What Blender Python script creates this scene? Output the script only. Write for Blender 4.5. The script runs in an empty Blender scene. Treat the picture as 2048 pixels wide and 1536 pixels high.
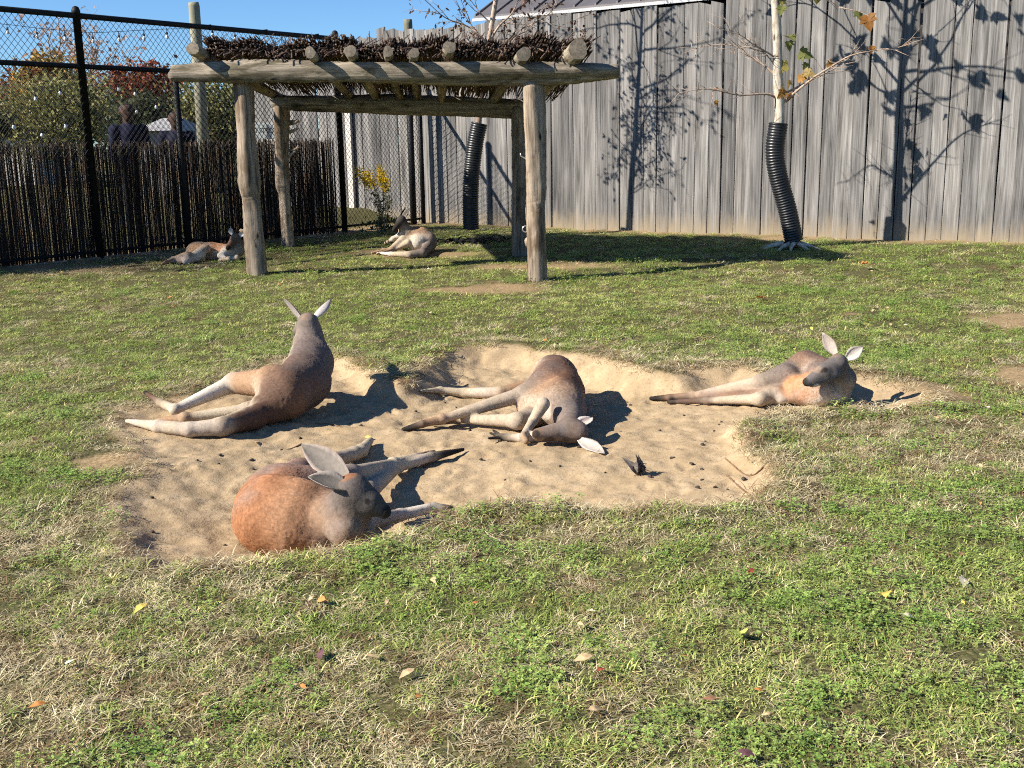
import bpy, bmesh, math, random
import numpy as np
from mathutils import Vector, Matrix, Euler
from math import radians, sin, cos, pi

# ------------------------------------------------------------------ camera, sky, sun, exposure
scene = bpy.context.scene
col = scene.collection
FPX = 2177.0                       # focal length in pixels of a 2048 wide picture
PITCH, ROLL, CAM_H = radians(12.6), 0.018, 1.6
cam_data = bpy.data.cameras.new("camera")
cam_data.sensor_width = 36.0
cam_data.lens = 36.0 * FPX / 2048.0
cam_data.clip_start, cam_data.clip_end = 0.05, 2000
cam = bpy.data.objects.new("camera", cam_data)
col.objects.link(cam)
cam.matrix_world = (Matrix.Translation((0, 0, CAM_H)) @ Matrix.Rotation(pi / 2 - PITCH, 4, 'X')
                    @ Matrix.Rotation(-ROLL, 4, 'Z'))
scene.camera = cam

SUN_EL, SUN_AZ = radians(35), radians(20)          # shadows run towards azimuth 20 degrees from +x
to_sun = Vector((-cos(SUN_AZ) * cos(SUN_EL), -sin(SUN_AZ) * cos(SUN_EL), sin(SUN_EL)))
world = bpy.data.worlds.new("World")
scene.world = world
world.use_nodes = True
wn = world.node_tree
bg = wn.nodes["Background"]
sky = wn.nodes.new("ShaderNodeTexSky")
sky.sky_type = 'NISHITA'
sky.sun_disc = False
sky.sun_elevation = SUN_EL
sky.sun_rotation = math.atan2(to_sun.x, to_sun.y)
sky.altitude = 1000
sky.air_density, sky.dust_density, sky.ozone_density = 1.0, 0.0, 2.5
bg.inputs[1].default_value = 0.058
wb = wn.nodes.new("ShaderNodeMix"); wb.data_type = 'RGBA'; wb.blend_type = 'MULTIPLY'; wb.inputs[0].default_value = 1.0
wb.inputs[7].default_value = (.66, .94, 1.25, 1)
wn.links.new(sky.outputs[0], wb.inputs[6]); wn.links.new(wb.outputs[2], bg.inputs[0])
sun_data = bpy.data.lights.new("sun", 'SUN')
sun_data.energy = 5.0
sun_data.angle = radians(0.53)
sun_data.color = (1.0, 0.93, 0.82)
sun = bpy.data.objects.new("sun", sun_data)
col.objects.link(sun)
sun.rotation_euler = (-to_sun).to_track_quat('-Z', 'Y').to_euler()
vs = scene.view_settings
vs.view_transform, vs.look, vs.gamma, vs.exposure = 'Standard', 'None', 1.0, 1.1
vs.use_curve_mapping = False
scene.cycles.max_bounces = 4
scene.cycles.use_light_tree = False
scene.cycles.adaptive_threshold = 0.02
scene.cycles.filter_width = 1.1
scene.cycles.use_denoising = False
scene.cycles.diffuse_bounces = 2
scene.cycles.transparent_max_bounces = 8

# ------------------------------------------------------------------ measuring: photograph pixel -> place
_f = np.array([0, cos(PITCH), -sin(PITCH)]); _r = np.array([1.0, 0, 0]); _u = np.cross(_r, _f)
_R = cos(ROLL) * _r - sin(ROLL) * _u
_U = sin(ROLL) * _r + cos(ROLL) * _u
_C = np.array([0, 0, CAM_H])
def ray(px, py): return _f * FPX + _R * (px - 1024) + _U * (768 - py)
def Z(px, py, z=0.0):
    d = ray(px, py); return _C + d * ((z - CAM_H) / d[2])
def D(px, py, y):
    d = ray(px, py); return _C + d * (y / d[1])

rng = np.random.default_rng(7)
random.seed(7)

# ------------------------------------------------------------------ noise in numpy
def _hash(ix, iy, seed):
    h = (ix.astype(np.int64) * 374761393 + iy.astype(np.int64) * 668265263 + seed * 974711) & 0x7fffffff
    h = ((h ^ (h >> 13)) * 1274126177) & 0x7fffffff
    h = (h ^ (h >> 16)) & 0xffff
    return h / 65535.0
def vnoise(x, y, seed=0):
    x = np.asarray(x, float); y = np.asarray(y, float)
    ix, iy = np.floor(x), np.floor(y)
    fx, fy = x - ix, y - iy
    fx, fy = fx * fx * (3 - 2 * fx), fy * fy * (3 - 2 * fy)
    a = _hash(ix, iy, seed); b = _hash(ix + 1, iy, seed); c = _hash(ix, iy + 1, seed); d = _hash(ix + 1, iy + 1, seed)
    return (a + (b - a) * fx) * (1 - fy) + (c + (d - c) * fx) * fy
def fbm(x, y, f=1.0, oct=3, seed=0):
    t, amp, s = 0, 1.0, 0
    for i in range(oct):
        t = t + amp * vnoise(np.asarray(x) * f, np.asarray(y) * f, seed + i * 17); s += amp; amp *= .5; f *= 2.03
    return t / s
def sstep(a, b, x):
    t = np.clip((np.asarray(x, float) - a) / (b - a), 0, 1); return t * t * (3 - 2 * t)

# ------------------------------------------------------------------ mesh helpers
class MB:
    """collects pieces and links them as one mesh"""
    def __init__(s): s.V = []; s.F = []; s.n = 0; s.C = []
    def add(s, V, F, c=None):
        V = np.asarray(V, float).reshape(-1, 3)
        s.V.append(V); s.F += [tuple(i + s.n for i in f) for f in F]; s.n += len(V)
        if c is not None: s.C.append(np.tile(np.asarray(c, float), (len(V), 1)) if np.ndim(c) == 1 else np.asarray(c, float))
        return s
    def mesh(s, name, smooth=False):
        me = bpy.data.meshes.new(name)
        V = np.concatenate(s.V) if s.V else np.zeros((0, 3))
        me.from_pydata(V.tolist(), [], s.F)
        if s.C:
            a = me.color_attributes.new("tone", 'FLOAT_COLOR', 'POINT')
            C = np.concatenate(s.C); C = np.c_[C, np.ones(len(C))] if C.shape[1] == 3 else C
            a.data.foreach_set("color", C.astype(np.float32).ravel())
        if smooth: me.polygons.foreach_set("use_smooth", [True] * len(me.polygons))
        me.update()
        return me
    def build(s, name, mat, parent=None, smooth=False):
        return link(name, s.mesh(name, smooth), mat, parent)

def link(name, me, mat=None, parent=None):
    o = bpy.data.objects.new(name, me); col.objects.link(o)
    if mat is not None and me is not None and not len(me.materials): me.materials.append(mat)
    if parent is not None: o.parent = parent
    return o
def empty(name, loc=(0, 0, 0)):
    o = bpy.data.objects.new(name, None); col.objects.link(o); o.location = loc; o.empty_display_size = .2
    return o
def tag(o, label, cat, group=None, kind=None):
    o["label"] = label; o["category"] = cat
    if group: o["group"] = group
    if kind: o["kind"] = kind
    return o
def local(parent, V):
    return np.asarray(V, float) - np.array(parent.location)

def frame(t):
    t = np.asarray(t, float); t = t / (np.linalg.norm(t) + 1e-12)
    a = np.array([0, 0, 1.0]) if abs(t[2]) < .9 else np.array([1.0, 0, 0])
    u = np.cross(a, t); u /= np.linalg.norm(u); v = np.cross(t, u)
    return u, v
def tube(P, rad, n=8, bump=0.0, seed=0, cap=True, flat=1.0):
    """tapered tube along a polyline; returns V, F"""
    P = np.asarray(P, float); m = len(P); rad = np.broadcast_to(np.asarray(rad, float), (m,))
    V = []; F = []
    rs = np.random.default_rng(abs(int(seed)))
    u0, v0 = frame(P[min(1, m - 1)] - P[0])
    for i in range(m):
        t = P[min(i + 1, m - 1)] - P[max(i - 1, 0)]; t = t / (np.linalg.norm(t) + 1e-12)
        u = u0 - t * (u0 @ t); u /= np.linalg.norm(u) + 1e-12; v = np.cross(t, u); u0 = u
        for k in range(n):
            a = 2 * pi * k / n
            rr = rad[i] * (1 + bump * (rs.random() - .5) * 2) if bump else rad[i]
            V.append(P[i] + rr * (cos(a) * u + flat * sin(a) * v))
    for i in range(m - 1):
        for k in range(n):
            k2 = (k + 1) % n
            F.append((i * n + k, i * n + k2, (i + 1) * n + k2, (i + 1) * n + k))
    if cap:
        F.append(tuple(range(n - 1, -1, -1))); F.append(tuple((m - 1) * n + k for k in range(n)))
    return V, F
def resample(P, n):
    """smooth polyline through points (Catmull-Rom), n samples per span"""
    P = np.asarray(P, float); Q = np.vstack([2 * P[0] - P[1], P, 2 * P[-1] - P[-2]]); out = []
    for i in range(1, len(Q) - 2):
        for k in range(n):
            t = k / n
            out.append(.5 * ((2 * Q[i]) + (-Q[i - 1] + Q[i + 1]) * t + (2 * Q[i - 1] - 5 * Q[i] + 4 * Q[i + 1] - Q[i + 2]) * t * t
                             + (-Q[i - 1] + 3 * Q[i] - 3 * Q[i + 1] + Q[i + 2]) * t ** 3))
    out.append(P[-1]); return np.array(out)
def boxvf(x0, x1, y0, y1, z0, z1):
    V = [(x, y, z) for z in (z0, z1) for y in (y0, y1) for x in (x0, x1)]
    return V, [(0, 2, 3, 1), (4, 5, 7, 6), (0, 1, 5, 4), (2, 6, 7, 3), (0, 4, 6, 2), (1, 3, 7, 5)]

# ------------------------------------------------------------------ material helpers
def mat_new(name):
    m = bpy.data.materials.new(name); m.use_nodes = True
    nt = m.node_tree; b = nt.nodes["Principled BSDF"]
    return m, nt, b
def N(nt, t, **kw):
    n = nt.nodes.new("ShaderNode" + t)
    for k, v in kw.items():
        if k in n.inputs: n.inputs[k].default_value = v
        else: setattr(n, k, v)
    return n
def ramp(nt, fac, stops):
    r = N(nt, "ValToRGB"); e = r.color_ramp.elements
    while len(e) < len(stops): e.new(.5)
    for el, (p, c) in zip(e, stops): el.position = p; el.color = (*c, 1)
    nt.links.new(fac, r.inputs[0]); return r.outputs[0]
def mixc(nt, fac, a, b, mode='MIX'):
    m = N(nt, "Mix", data_type='RGBA', blend_type=mode)
    for s, v in ((0, fac), (6, a), (7, b)):
        if isinstance(v, (int, float)): m.inputs[s].default_value = v
        elif isinstance(v, tuple): m.inputs[s].default_value = (*v, 1)
        else: nt.links.new(v, m.inputs[s])
    return m.outputs[2]
def noise(nt, vec, scale, detail=3, rough=.55, dist=0.0, w=None):
    n = N(nt, "TexNoise", noise_dimensions='4D' if w is not None else '3D')
    n.inputs["Scale"].default_value = scale; n.inputs["Detail"].default_value = detail
    n.inputs["Roughness"].default_value = rough; n.inputs["Distortion"].default_value = dist
    if vec is not None: nt.links.new(vec, n.inputs["Vector"])
    if w is not None: nt.links.new(w, n.inputs["W"])
    return n.outputs[0]
def mapping(nt, vec, scale=(1, 1, 1), rot=(0, 0, 0)):
    m = N(nt, "Mapping"); m.inputs["Scale"].default_value = scale; m.inputs["Rotation"].default_value = rot
    nt.links.new(vec, m.inputs["Vector"]); return m.outputs[0]
def bump(nt, b, h, strength=.3, dist=.01):
    n = N(nt, "Bump"); n.inputs["Strength"].default_value = strength; n.inputs["Distance"].default_value = dist
    nt.links.new(h, n.inputs["Height"]); nt.links.new(n.outputs[0], b.inputs["Normal"]); return n
def math_(nt, op, a, b=0.0, clamp=False):
    n = N(nt, "Math", operation=op, use_clamp=clamp)
    for i, v in enumerate((a, b)):
        if isinstance(v, (int, float)): n.inputs[i].default_value = v
        else: nt.links.new(v, n.inputs[i])
    return n.outputs[0]

def simple(name, c, rough=.6, vary=.25, scale=12, metal=0, bmp=.2, spec=.3):
    m, nt, b = mat_new(name)
    tc = N(nt, "TexCoord").outputs["Object"]
    n = noise(nt, tc, scale, 4)
    lo = tuple(x * (1 - vary) for x in c); hi = tuple(min(1, x * (1 + vary)) for x in c)
    nt.links.new(ramp(nt, n, [(.3, lo), (.7, hi)]), b.inputs["Base Color"])
    b.inputs["Roughness"].default_value = rough; b.inputs["Metallic"].default_value = metal
    b.inputs["Specular IOR Level"].default_value = spec
    if bmp: bump(nt, b, n, bmp, .005)
    return m

def wood(name, cols, stain=None, grain=(18, 18, 1.2), random_obj=True, rough=.8, knots=True, bmp=.5, patch=None):
    """weathered wood with grain along local z"""
    m, nt, b = mat_new(name)
    tc = N(nt, "TexCoord").outputs["Object"]
    oi = N(nt, "ObjectInfo").outputs["Random"]
    w = math_(nt, 'MULTIPLY', oi, 37.0) if random_obj else None
    g1 = noise(nt, mapping(nt, tc, grain), 1.0, 5, .65, .6, w)
    g2 = noise(nt, mapping(nt, tc, tuple(x * 5 for x in grain[:2]) + (grain[2] * 1.5,)), 1.0, 3, .6, .2, w)
    big = noise(nt, mapping(nt, tc, (3, 3, .9)), 1.0, 3, .5, .3, w)
    f = math_(nt, 'ADD', math_(nt, 'MULTIPLY', g1, .65), math_(nt, 'MULTIPLY', g2, .35))
    c = ramp(nt, f, [(.34, cols[0]), (.48, cols[1]), (.64, cols[2])])
    c = mixc(nt, ramp(nt, big, [(.42, (0, 0, 0)), (.68, (1, 1, 1))]), c, mixc(nt, 1.0, c, (1.32, 1.3, 1.28), 'MULTIPLY'))
    if patch:
        pn = noise(nt, mapping(nt, tc, (7, 7, 2.2)), 1.0, 4, .6, .8, w)
        c = mixc(nt, ramp(nt, pn, [(.5, (0, 0, 0)), (.62, (1, 1, 1))]), c, mixc(nt, 1.0, c, patch, 'MULTIPLY'))
    if random_obj:
        tone = ramp(nt, oi, [(0, (.74, .74, .75)), (.5, (1, 1, 1)), (1, (1.22, 1.2, 1.17))])
        c = mixc(nt, 1.0, c, tone, 'MULTIPLY')
    if knots:
        vor = N(nt, "TexVoronoi"); vor.inputs["Scale"].default_value = 1.0
        nt.links.new(mapping(nt, tc, (7, 7, 2.2)), vor.inputs["Vector"])
        k = ramp(nt, vor.outputs["Distance"], [(.06, (1, 1, 1)), (.13, (0, 0, 0))])
        c = mixc(nt, k, c, tuple(x * .45 for x in cols[0]))
    if stain:
        z = N(nt, "SeparateXYZ"); nt.links.new(tc, z.inputs[0])
        zz = math_(nt, 'ADD', z.outputs[2], math_(nt, 'MULTIPLY', math_(nt, 'SUBTRACT', noise(nt, mapping(nt, tc, (9, 9, 3)), 1.0, 3, .6, 0, w), .5), .55))
        s = ramp(nt, zz, [(0.0, (1, 1, 1)), (.34, (0, 0, 0))])
        c = mixc(nt, math_(nt, 'MULTIPLY', s, .8), c, stain)
    nt.links.new(c, b.inputs["Base Color"])
    b.inputs["Roughness"].default_value = rough; b.inputs["Specular IOR Level"].default_value = .15
    if bmp: bump(nt, b, f, bmp, .006)
    return m

def tone_mat(name, rough=.7, trans=0.0, vary=.15, scale=60, spec=.2, fur=False):
    """colour comes from the mesh's own 'tone' attribute"""
    m, nt, b = mat_new(name)
    a = N(nt, "Attribute", attribute_name="tone")
    tc = N(nt, "TexCoord").outputs["Object"]
    n = noise(nt, tc, scale, 3, .6)
    c = mixc(nt, 1.0, a.outputs["Color"], ramp(nt, n, [(.3, (1 - vary,) * 3), (.7, (1 + vary,) * 3)]), 'MULTIPLY')
    nt.links.new(c, b.inputs["Base Color"])
    b.inputs["Roughness"].default_value = rough; b.inputs["Specular IOR Level"].default_value = spec
    if trans:
        t = N(nt, "BsdfTranslucent"); nt.links.new(c, t.inputs[0])
        mx = N(nt, "MixShader"); mx.inputs[0].default_value = trans
        nt.links.new(b.outputs[0], mx.inputs[1]); nt.links.new(t.outputs[0], mx.inputs[2])
        nt.links.new(mx.outputs[0], nt.nodes["Material Output"].inputs[0])
    if fur: bump(nt, b, noise(nt, tc, 140, 3, .6), .35, .004)
    return m

M = {}
M['fence'] = wood('weathered_fence_wood', [(.03, .0285, .0275), (.128, .123, .118), (.25, .242, .233)], stain=(.27, .215, .14), grain=(16, 16, .8))
M['log'] = wood('weathered_log', [(.05, .038, .028), (.24, .19, .138), (.42, .345, .265)], grain=(22, 22, 1.4), random_obj=True, patch=(.55, .5, .45), bmp=.8)
M['beam'] = wood('grey_split_log', [(.05, .042, .033), (.19, .16, .12), (.38, .33, .255)], grain=(24, 24, 1.3), patch=(.42, .42, .36), bmp=1.0)
M['endgrain'] = wood('log_end_grain', [(.05, .042, .032), (.15, .125, .095), (.24, .205, .16)], grain=(30, 30, 30))
M['pole'] = wood('treated_pole_wood', [(.085, .085, .06), (.165, .16, .115), (.23, .22, .165)], grain=(10, 10, .6))
M['twig'] = tone_mat('thatch_twigs', .8, 0, .3, 40)
M['black'] = simple('black_vinyl_coating', (.009, .0095, .01), .6, .3, 20, 0, .1, .2)
M['pipe'] = simple('black_corrugated_plastic', (.014, .015, .017), .38, .35, 6, 0, .05, .5)
M['leaf'] = tone_mat('tree_leaves', .6, .35, .2, 25)
M['litter'] = tone_mat('fallen_leaf_litter', .7, .15, .25, 50)
M['bark_pale'] = wood('sycamore_bark', [(.15, .12, .085), (.34, .295, .23), (.52, .48, .40)], grain=(14, 14, 6), random_obj=False)
M['bark_grey'] = wood('brown_bark', [(.14, .10, .075), (.30, .22, .165), (.42, .33, .26)], grain=(12, 12, 4), random_obj=False)
M['bark_dark'] = wood('dark_bark', [(.05, .04, .032), (.11, .09, .075), (.17, .145, .12)], grain=(8, 8, 2), random_obj=False)
M['fur'] = tone_mat('kangaroo_skin', .75, 0, .16, 45, .12, True)
# ------------------------------------------------------------------ lie of the land
COR = np.array([-1.413, 19.358]); RD = np.array([.829, -.559]); LD = np.array([-.615, -.788])
RNn = np.array([-.559, -.829]); LNn = np.array([.788, -.615])          # normals into the pen
RIM = [(228, 1040), (238, 965), (285, 915), (275, 882), (232, 850), (243, 815), (330, 797), (420, 782), (500, 745), (560, 715), (640, 702),
       (700, 712), (745, 745), (800, 762), (835, 738), (865, 705), (950, 688), (1050, 690), (1150, 705), (1240, 725), (1300, 745), (1350, 752),
       (1400, 735), (1480, 735), (1530, 750), (1620, 752), (1750, 750), (1835, 785), (1790, 806), (1720, 806), (1640, 806), (1540, 820),
       (1482, 842), (1476, 880), (1532, 910), (1545, 945), (1500, 988), (1380, 996), (1180, 992), (1040, 987), (960, 997), (880, 1025),
       (800, 1060), (735, 1085), (600, 1100), (480, 1105), (300, 1114), (250, 1082)]
RIMW = np.array([Z(x, y, .02 if y > 980 and 450 < x < 1000 else .045 if y > 850 else .02)[:2] for x, y in RIM])
def poly_sd(x, y):
    """signed distance to the pit outline, positive inside"""
    x = np.asarray(x, float); y = np.asarray(y, float)
    d = np.full(x.shape, 1e9); ins = np.zeros(x.shape, bool); n = len(RIMW)
    for i in range(n):
        a = RIMW[i]; b = RIMW[(i + 1) % n]; e = b - a
        t = np.clip(((x - a[0]) * e[0] + (y - a[1]) * e[1]) / (e @ e), 0, 1)
        d = np.minimum(d, np.hypot(x - a[0] - t * e[0], y - a[1] - t * e[1]))
        c = ((a[1] > y) != (b[1] > y)) & (x < (b[0] - a[0]) * (y - a[1]) / (b[1] - a[1] + 1e-12) + a[0]); ins ^= c
    return np.where(ins, d, -d)
def pit_sd(x, y):
    return poly_sd(x, y) + (fbm(x, y, 5, 3, 5) - .5) * .13
PITD = .18
def g(x, y, detail=True):
    x = np.asarray(x, float); y = np.asarray(y, float)
    dr = (x - COR[0]) * RNn[0] + (y - COR[1]) * RNn[1]
    dl = (x - COR[0]) * LNn[0] + (y - COR[1]) * LNn[1]
    df = np.maximum(np.minimum(dr, dl), 0)
    z = .08 * sstep(8, 13, y) + .12 * (1 - sstep(0, 4, df)) + .25 * sstep(.3, 1.6, -dl)
    z = z + (fbm(x, y, .8, 2, 1) - .5) * .05 * sstep(2, 4, y)
    near = (np.abs(x) < 5) & (y > 3) & (y < 11)
    sd = np.full(x.shape, -5.0)
    if near.any(): sd[near] = pit_sd(x[near], y[near])
    dep = .085 + .095 * np.exp(-((x + .6) / .85) ** 2 - ((y - 4.8) / .8) ** 2) + .095 * np.exp(-((x - .2) / .85) ** 2 - ((y - 7.4) / 1.0) ** 2) - .03 * sstep(1.0, 1.7, x)
    dep = dep * (.15 + 0.85 * sstep(-2.1, -1.1, x) + .3 * sstep(5.9, 6.6, y) * (1 - sstep(-2.1, -1.5, x)))
    prof = sstep(-.03, .13 + .12 * sstep(5.6, 6.6, y) * sstep(-1.2, -.4, x), sd)
    z = z * (1 - prof) + prof * (-dep)
    z = z + .025 * sstep(-1.9, -1.2, x) * np.exp(-((sd + .12) / .12) ** 2)                     # slight lip
    if detail:
        s = sstep(0, .12, sd)
        z = z + s * ((fbm(x, y, 6, 3, 11) - .5) * .05 + (fbm(x, y, 22, 2, 12) - .5) * .022)
        z = z + (1 - s) * (fbm(x, y, 5, 3, 21) - .5) * .035
        for dx_, dy_, da_, dl_, dw_, dd_ in DENT:                       # paw prints and scrapes in the sand
            k_ = (np.abs(x - dx_) < .3) & (np.abs(y - dy_) < .3)
            if k_.any():
                u_ = (x[k_] - dx_) * cos(da_) + (y[k_] - dy_) * sin(da_); v_ = -(x[k_] - dx_) * sin(da_) + (y[k_] - dy_) * cos(da_)
                q_ = np.hypot(u_ / dl_, v_ / dw_); z[k_] += dd_ * (.55 * np.exp(-((q_ - 1.45) / .4) ** 2) - np.exp(-(q_ / .9) ** 4))
    return z
_dr = np.random.default_rng(23)
DENT = []
while len(DENT) < 110:
    _x, _y = _dr.uniform(-2.2, 2.3), _dr.uniform(4.2, 8.6)
    if poly_sd(np.array([_x]), np.array([_y]))[0] > .1: DENT.append((_x, _y, _dr.uniform(0, pi), _dr.uniform(.035, .085), _dr.uniform(.022, .04), _dr.uniform(.006, .016)))
def gz(x, y): return float(g(np.array([x]), np.array([y]))[0])

def ell(px, py, rx, ry):
    p = Z(px, py, .06); return (p[0], p[1], rx, ry)
BARE = [ell(975, 578, .72, .42), ell(830, 516, 1.0, .55), ell(1090, 538, .9, .4), ell(1580, 495, .85, .5), ell(2020, 630, .45, .5), ell(2035, 735, .35, .35),
        ell(1700, 620, .1, .1), ell(740, 745, .3, .25), ell(1800, 770, .5, .35), ell(120, 560, 1.1, .5), ell(660, 480, .8, .7), ell(215, 905, .22, .2), ell(1000, 460, .9, .8)]
def bare_f(x, y):
    b = np.zeros(np.shape(x)); n = (fbm(x, y, 4, 3, 31) - .5) * .9
    for cx, cy, rx, ry in BARE:
        b = np.maximum(b, 1 - sstep(.5, 1.15, np.hypot((x - cx) / rx, (y - cy) / ry) + n))
    dr = (x - COR[0]) * RNn[0] + (y - COR[1]) * RNn[1]; dl = (x - COR[0]) * LNn[0] + (y - COR[1]) * LNn[1]
    b = np.maximum(b, 1 - sstep(.1, .55, dr + n * .4)); b = np.maximum(b, .8 * (1 - sstep(.1, .7, dl + n * .4))) * (dl > -.4)
    return b

def axis(segs):
    a = [segs[0][0]]
    for lo, hi, st in segs:
        k = max(1, int(round((hi - lo) / st))); a += list(np.linspace(lo, hi, k + 1)[1:])
    return np.array(a)
gx = axis([(-600, -60, 60), (-60, -12, 6), (-12, -4.5, .3), (-4.5, -3.0, .06), (-3.0, 3.0, .024), (3.0, 4.5, .06), (4.5, 12, .3), (12, 60, 6), (60, 600, 60)])
gy = axis([(-60, -4, 8), (-4, 2, .4), (2, 4, .06), (4, 9.2, .024), (9.2, 12, .08), (12, 22, .2), (22, 60, 3), (60, 800, 50)])
GX, GY = np.meshgrid(gx, gy)
GZ = g(GX.ravel(), GY.ravel()).reshape(GX.shape)
nx, ny = len(gx), len(gy)
me = bpy.data.meshes.new("ground")
V = np.stack([GX, GY, GZ], -1).reshape(-1, 3)
ii = np.arange(nx * ny).reshape(ny, nx)
Q = np.stack([ii[:-1, :-1], ii[:-1, 1:], ii[1:, 1:], ii[1:, :-1]], -1).reshape(-1, 4)
me.vertices.add(len(V)); me.vertices.foreach_set("co", V.ravel())
me.loops.add(Q.size); me.loops.foreach_set("vertex_index", Q.ravel().astype(np.int32))
me.polygons.add(len(Q)); me.polygons.foreach_set("loop_start", np.arange(0, Q.size, 4, dtype=np.int32))
me.polygons.foreach_set("use_smooth", np.ones(len(Q), bool))
me.update()
sdv = np.full(len(V), -5.0); nr = (np.abs(V[:, 0]) < 5) & (V[:, 1] > 3) & (V[:, 1] < 11)
sdv[nr] = pit_sd(V[nr, 0], V[nr, 1])
sandv = sstep(-.10, .06, sdv); barev = np.maximum(sandv, bare_f(V[:, 0], V[:, 1]))
a = me.attributes.new("sand", 'FLOAT', 'POINT'); a.data.foreach_set("value", sandv.astype(np.float32))
a = me.attributes.new("bare", 'FLOAT', 'POINT'); a.data.foreach_set("value", barev.astype(np.float32))

m, nt, b = mat_new("soil_and_sand")
tc = N(nt, "TexCoord").outputs["Object"]
n1 = noise(nt, tc, 9, 3, .6); n2 = noise(nt, tc, 55, 2, .65); n3 = noise(nt, tc, 1.6, 2, .5)
soil = ramp(nt, n2, [(.3, (.035, .034, .014)), (.55, (.09, .085, .035)), (.75, (.17, .145, .07))])
sand = ramp(nt, n1, [(.25, (.285, .207, .120)), (.5, (.365, .27, .162)), (.75, (.44, .335, .212))])
sand = mixc(nt, ramp(nt, n2, [(.30, (1, 1, 1)), (.45, (0, 0, 0))]), sand, (.24, .175, .105))
sand = mixc(nt, math_(nt, 'MULTIPLY', ramp(nt, n3, [(.45, (0, 0, 0)), (.7, (1, 1, 1))]), .5), sand, (.29, .21, .12))
dry = ramp(nt, n2, [(.3, (.16, .11, .055)), (.7, (.36, .26, .145))])
c = mixc(nt, N(nt, "Attribute", attribute_name="bare").outputs["Fac"], soil, dry)
c = mixc(nt, N(nt, "Attribute", attribute_name="sand").outputs["Fac"], c, sand)
nt.links.new(c, b.inputs["Base Color"]); b.inputs["Roughness"].default_value = .95; b.inputs["Specular IOR Level"].default_value = .1
hsum = math_(nt, 'ADD', math_(nt, 'MULTIPLY', noise(nt, tc, 34, 3, .65), 1.0), math_(nt, 'MULTIPLY', noise(nt, tc, 130, 1, .6), .35))
bump(nt, b, hsum, .4, .012)
M['ground'] = m
ground = link("ground", me, m)
tag(ground, "lawn soil with a sandy hollow dug in the middle", "ground", kind="structure")

GRASS = 1.0
# ------------------------------------------------------------------ grass: tufts stood on the ground
def blade(mb, p, ang, L, w, lean, curl, sh, segs=3):
    d = np.array([cos(ang), sin(ang), 0]); s = np.array([-sin(ang), cos(ang), 0])
    V = []; F = []
    for i in range(segs + 1):
        t = i / segs
        th = lean + curl * t
        q = np.array(p) + d * (L * t * sin(th)) + np.array([0, 0, L * t * cos(th)])
        ww = w * (1 - t) ** .6 if i < segs else 0
        if i < segs: V += [q - s * ww / 2, q + s * ww / 2]
        else: V.append(q)
    for i in range(segs - 1): F.append((2 * i, 2 * i + 1, 2 * i + 3, 2 * i + 2))
    F.append((2 * segs - 2, 2 * segs - 1, 2 * segs))
    mb.add(V, F, sh)
tufts = bpy.data.collections.new("grass_tufts")
gm, nt, b = mat_new("grass_blades")
ti = N(nt, "Attribute", attribute_name="tint", attribute_type='INSTANCER')
tn = N(nt, "Attribute", attribute_name="tone")
c = mixc(nt, 1.0, ti.outputs["Color"], tn.outputs["Color"], 'MULTIPLY')
nt.links.new(c, b.inputs["Base Color"]); b.inputs["Roughness"].default_value = .55; b.inputs["Specular IOR Level"].default_value = .25
tr = N(nt, "BsdfTranslucent"); nt.links.new(c, tr.inputs[0]); mx = N(nt, "MixShader"); mx.inputs[0].default_value = .3
nt.links.new(b.outputs[0], mx.inputs[1]); nt.links.new(tr.outputs[0], mx.inputs[2]); nt.links.new(mx.outputs[0], nt.nodes["Material Output"].inputs[0])
rs = np.random.default_rng(3)
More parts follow.
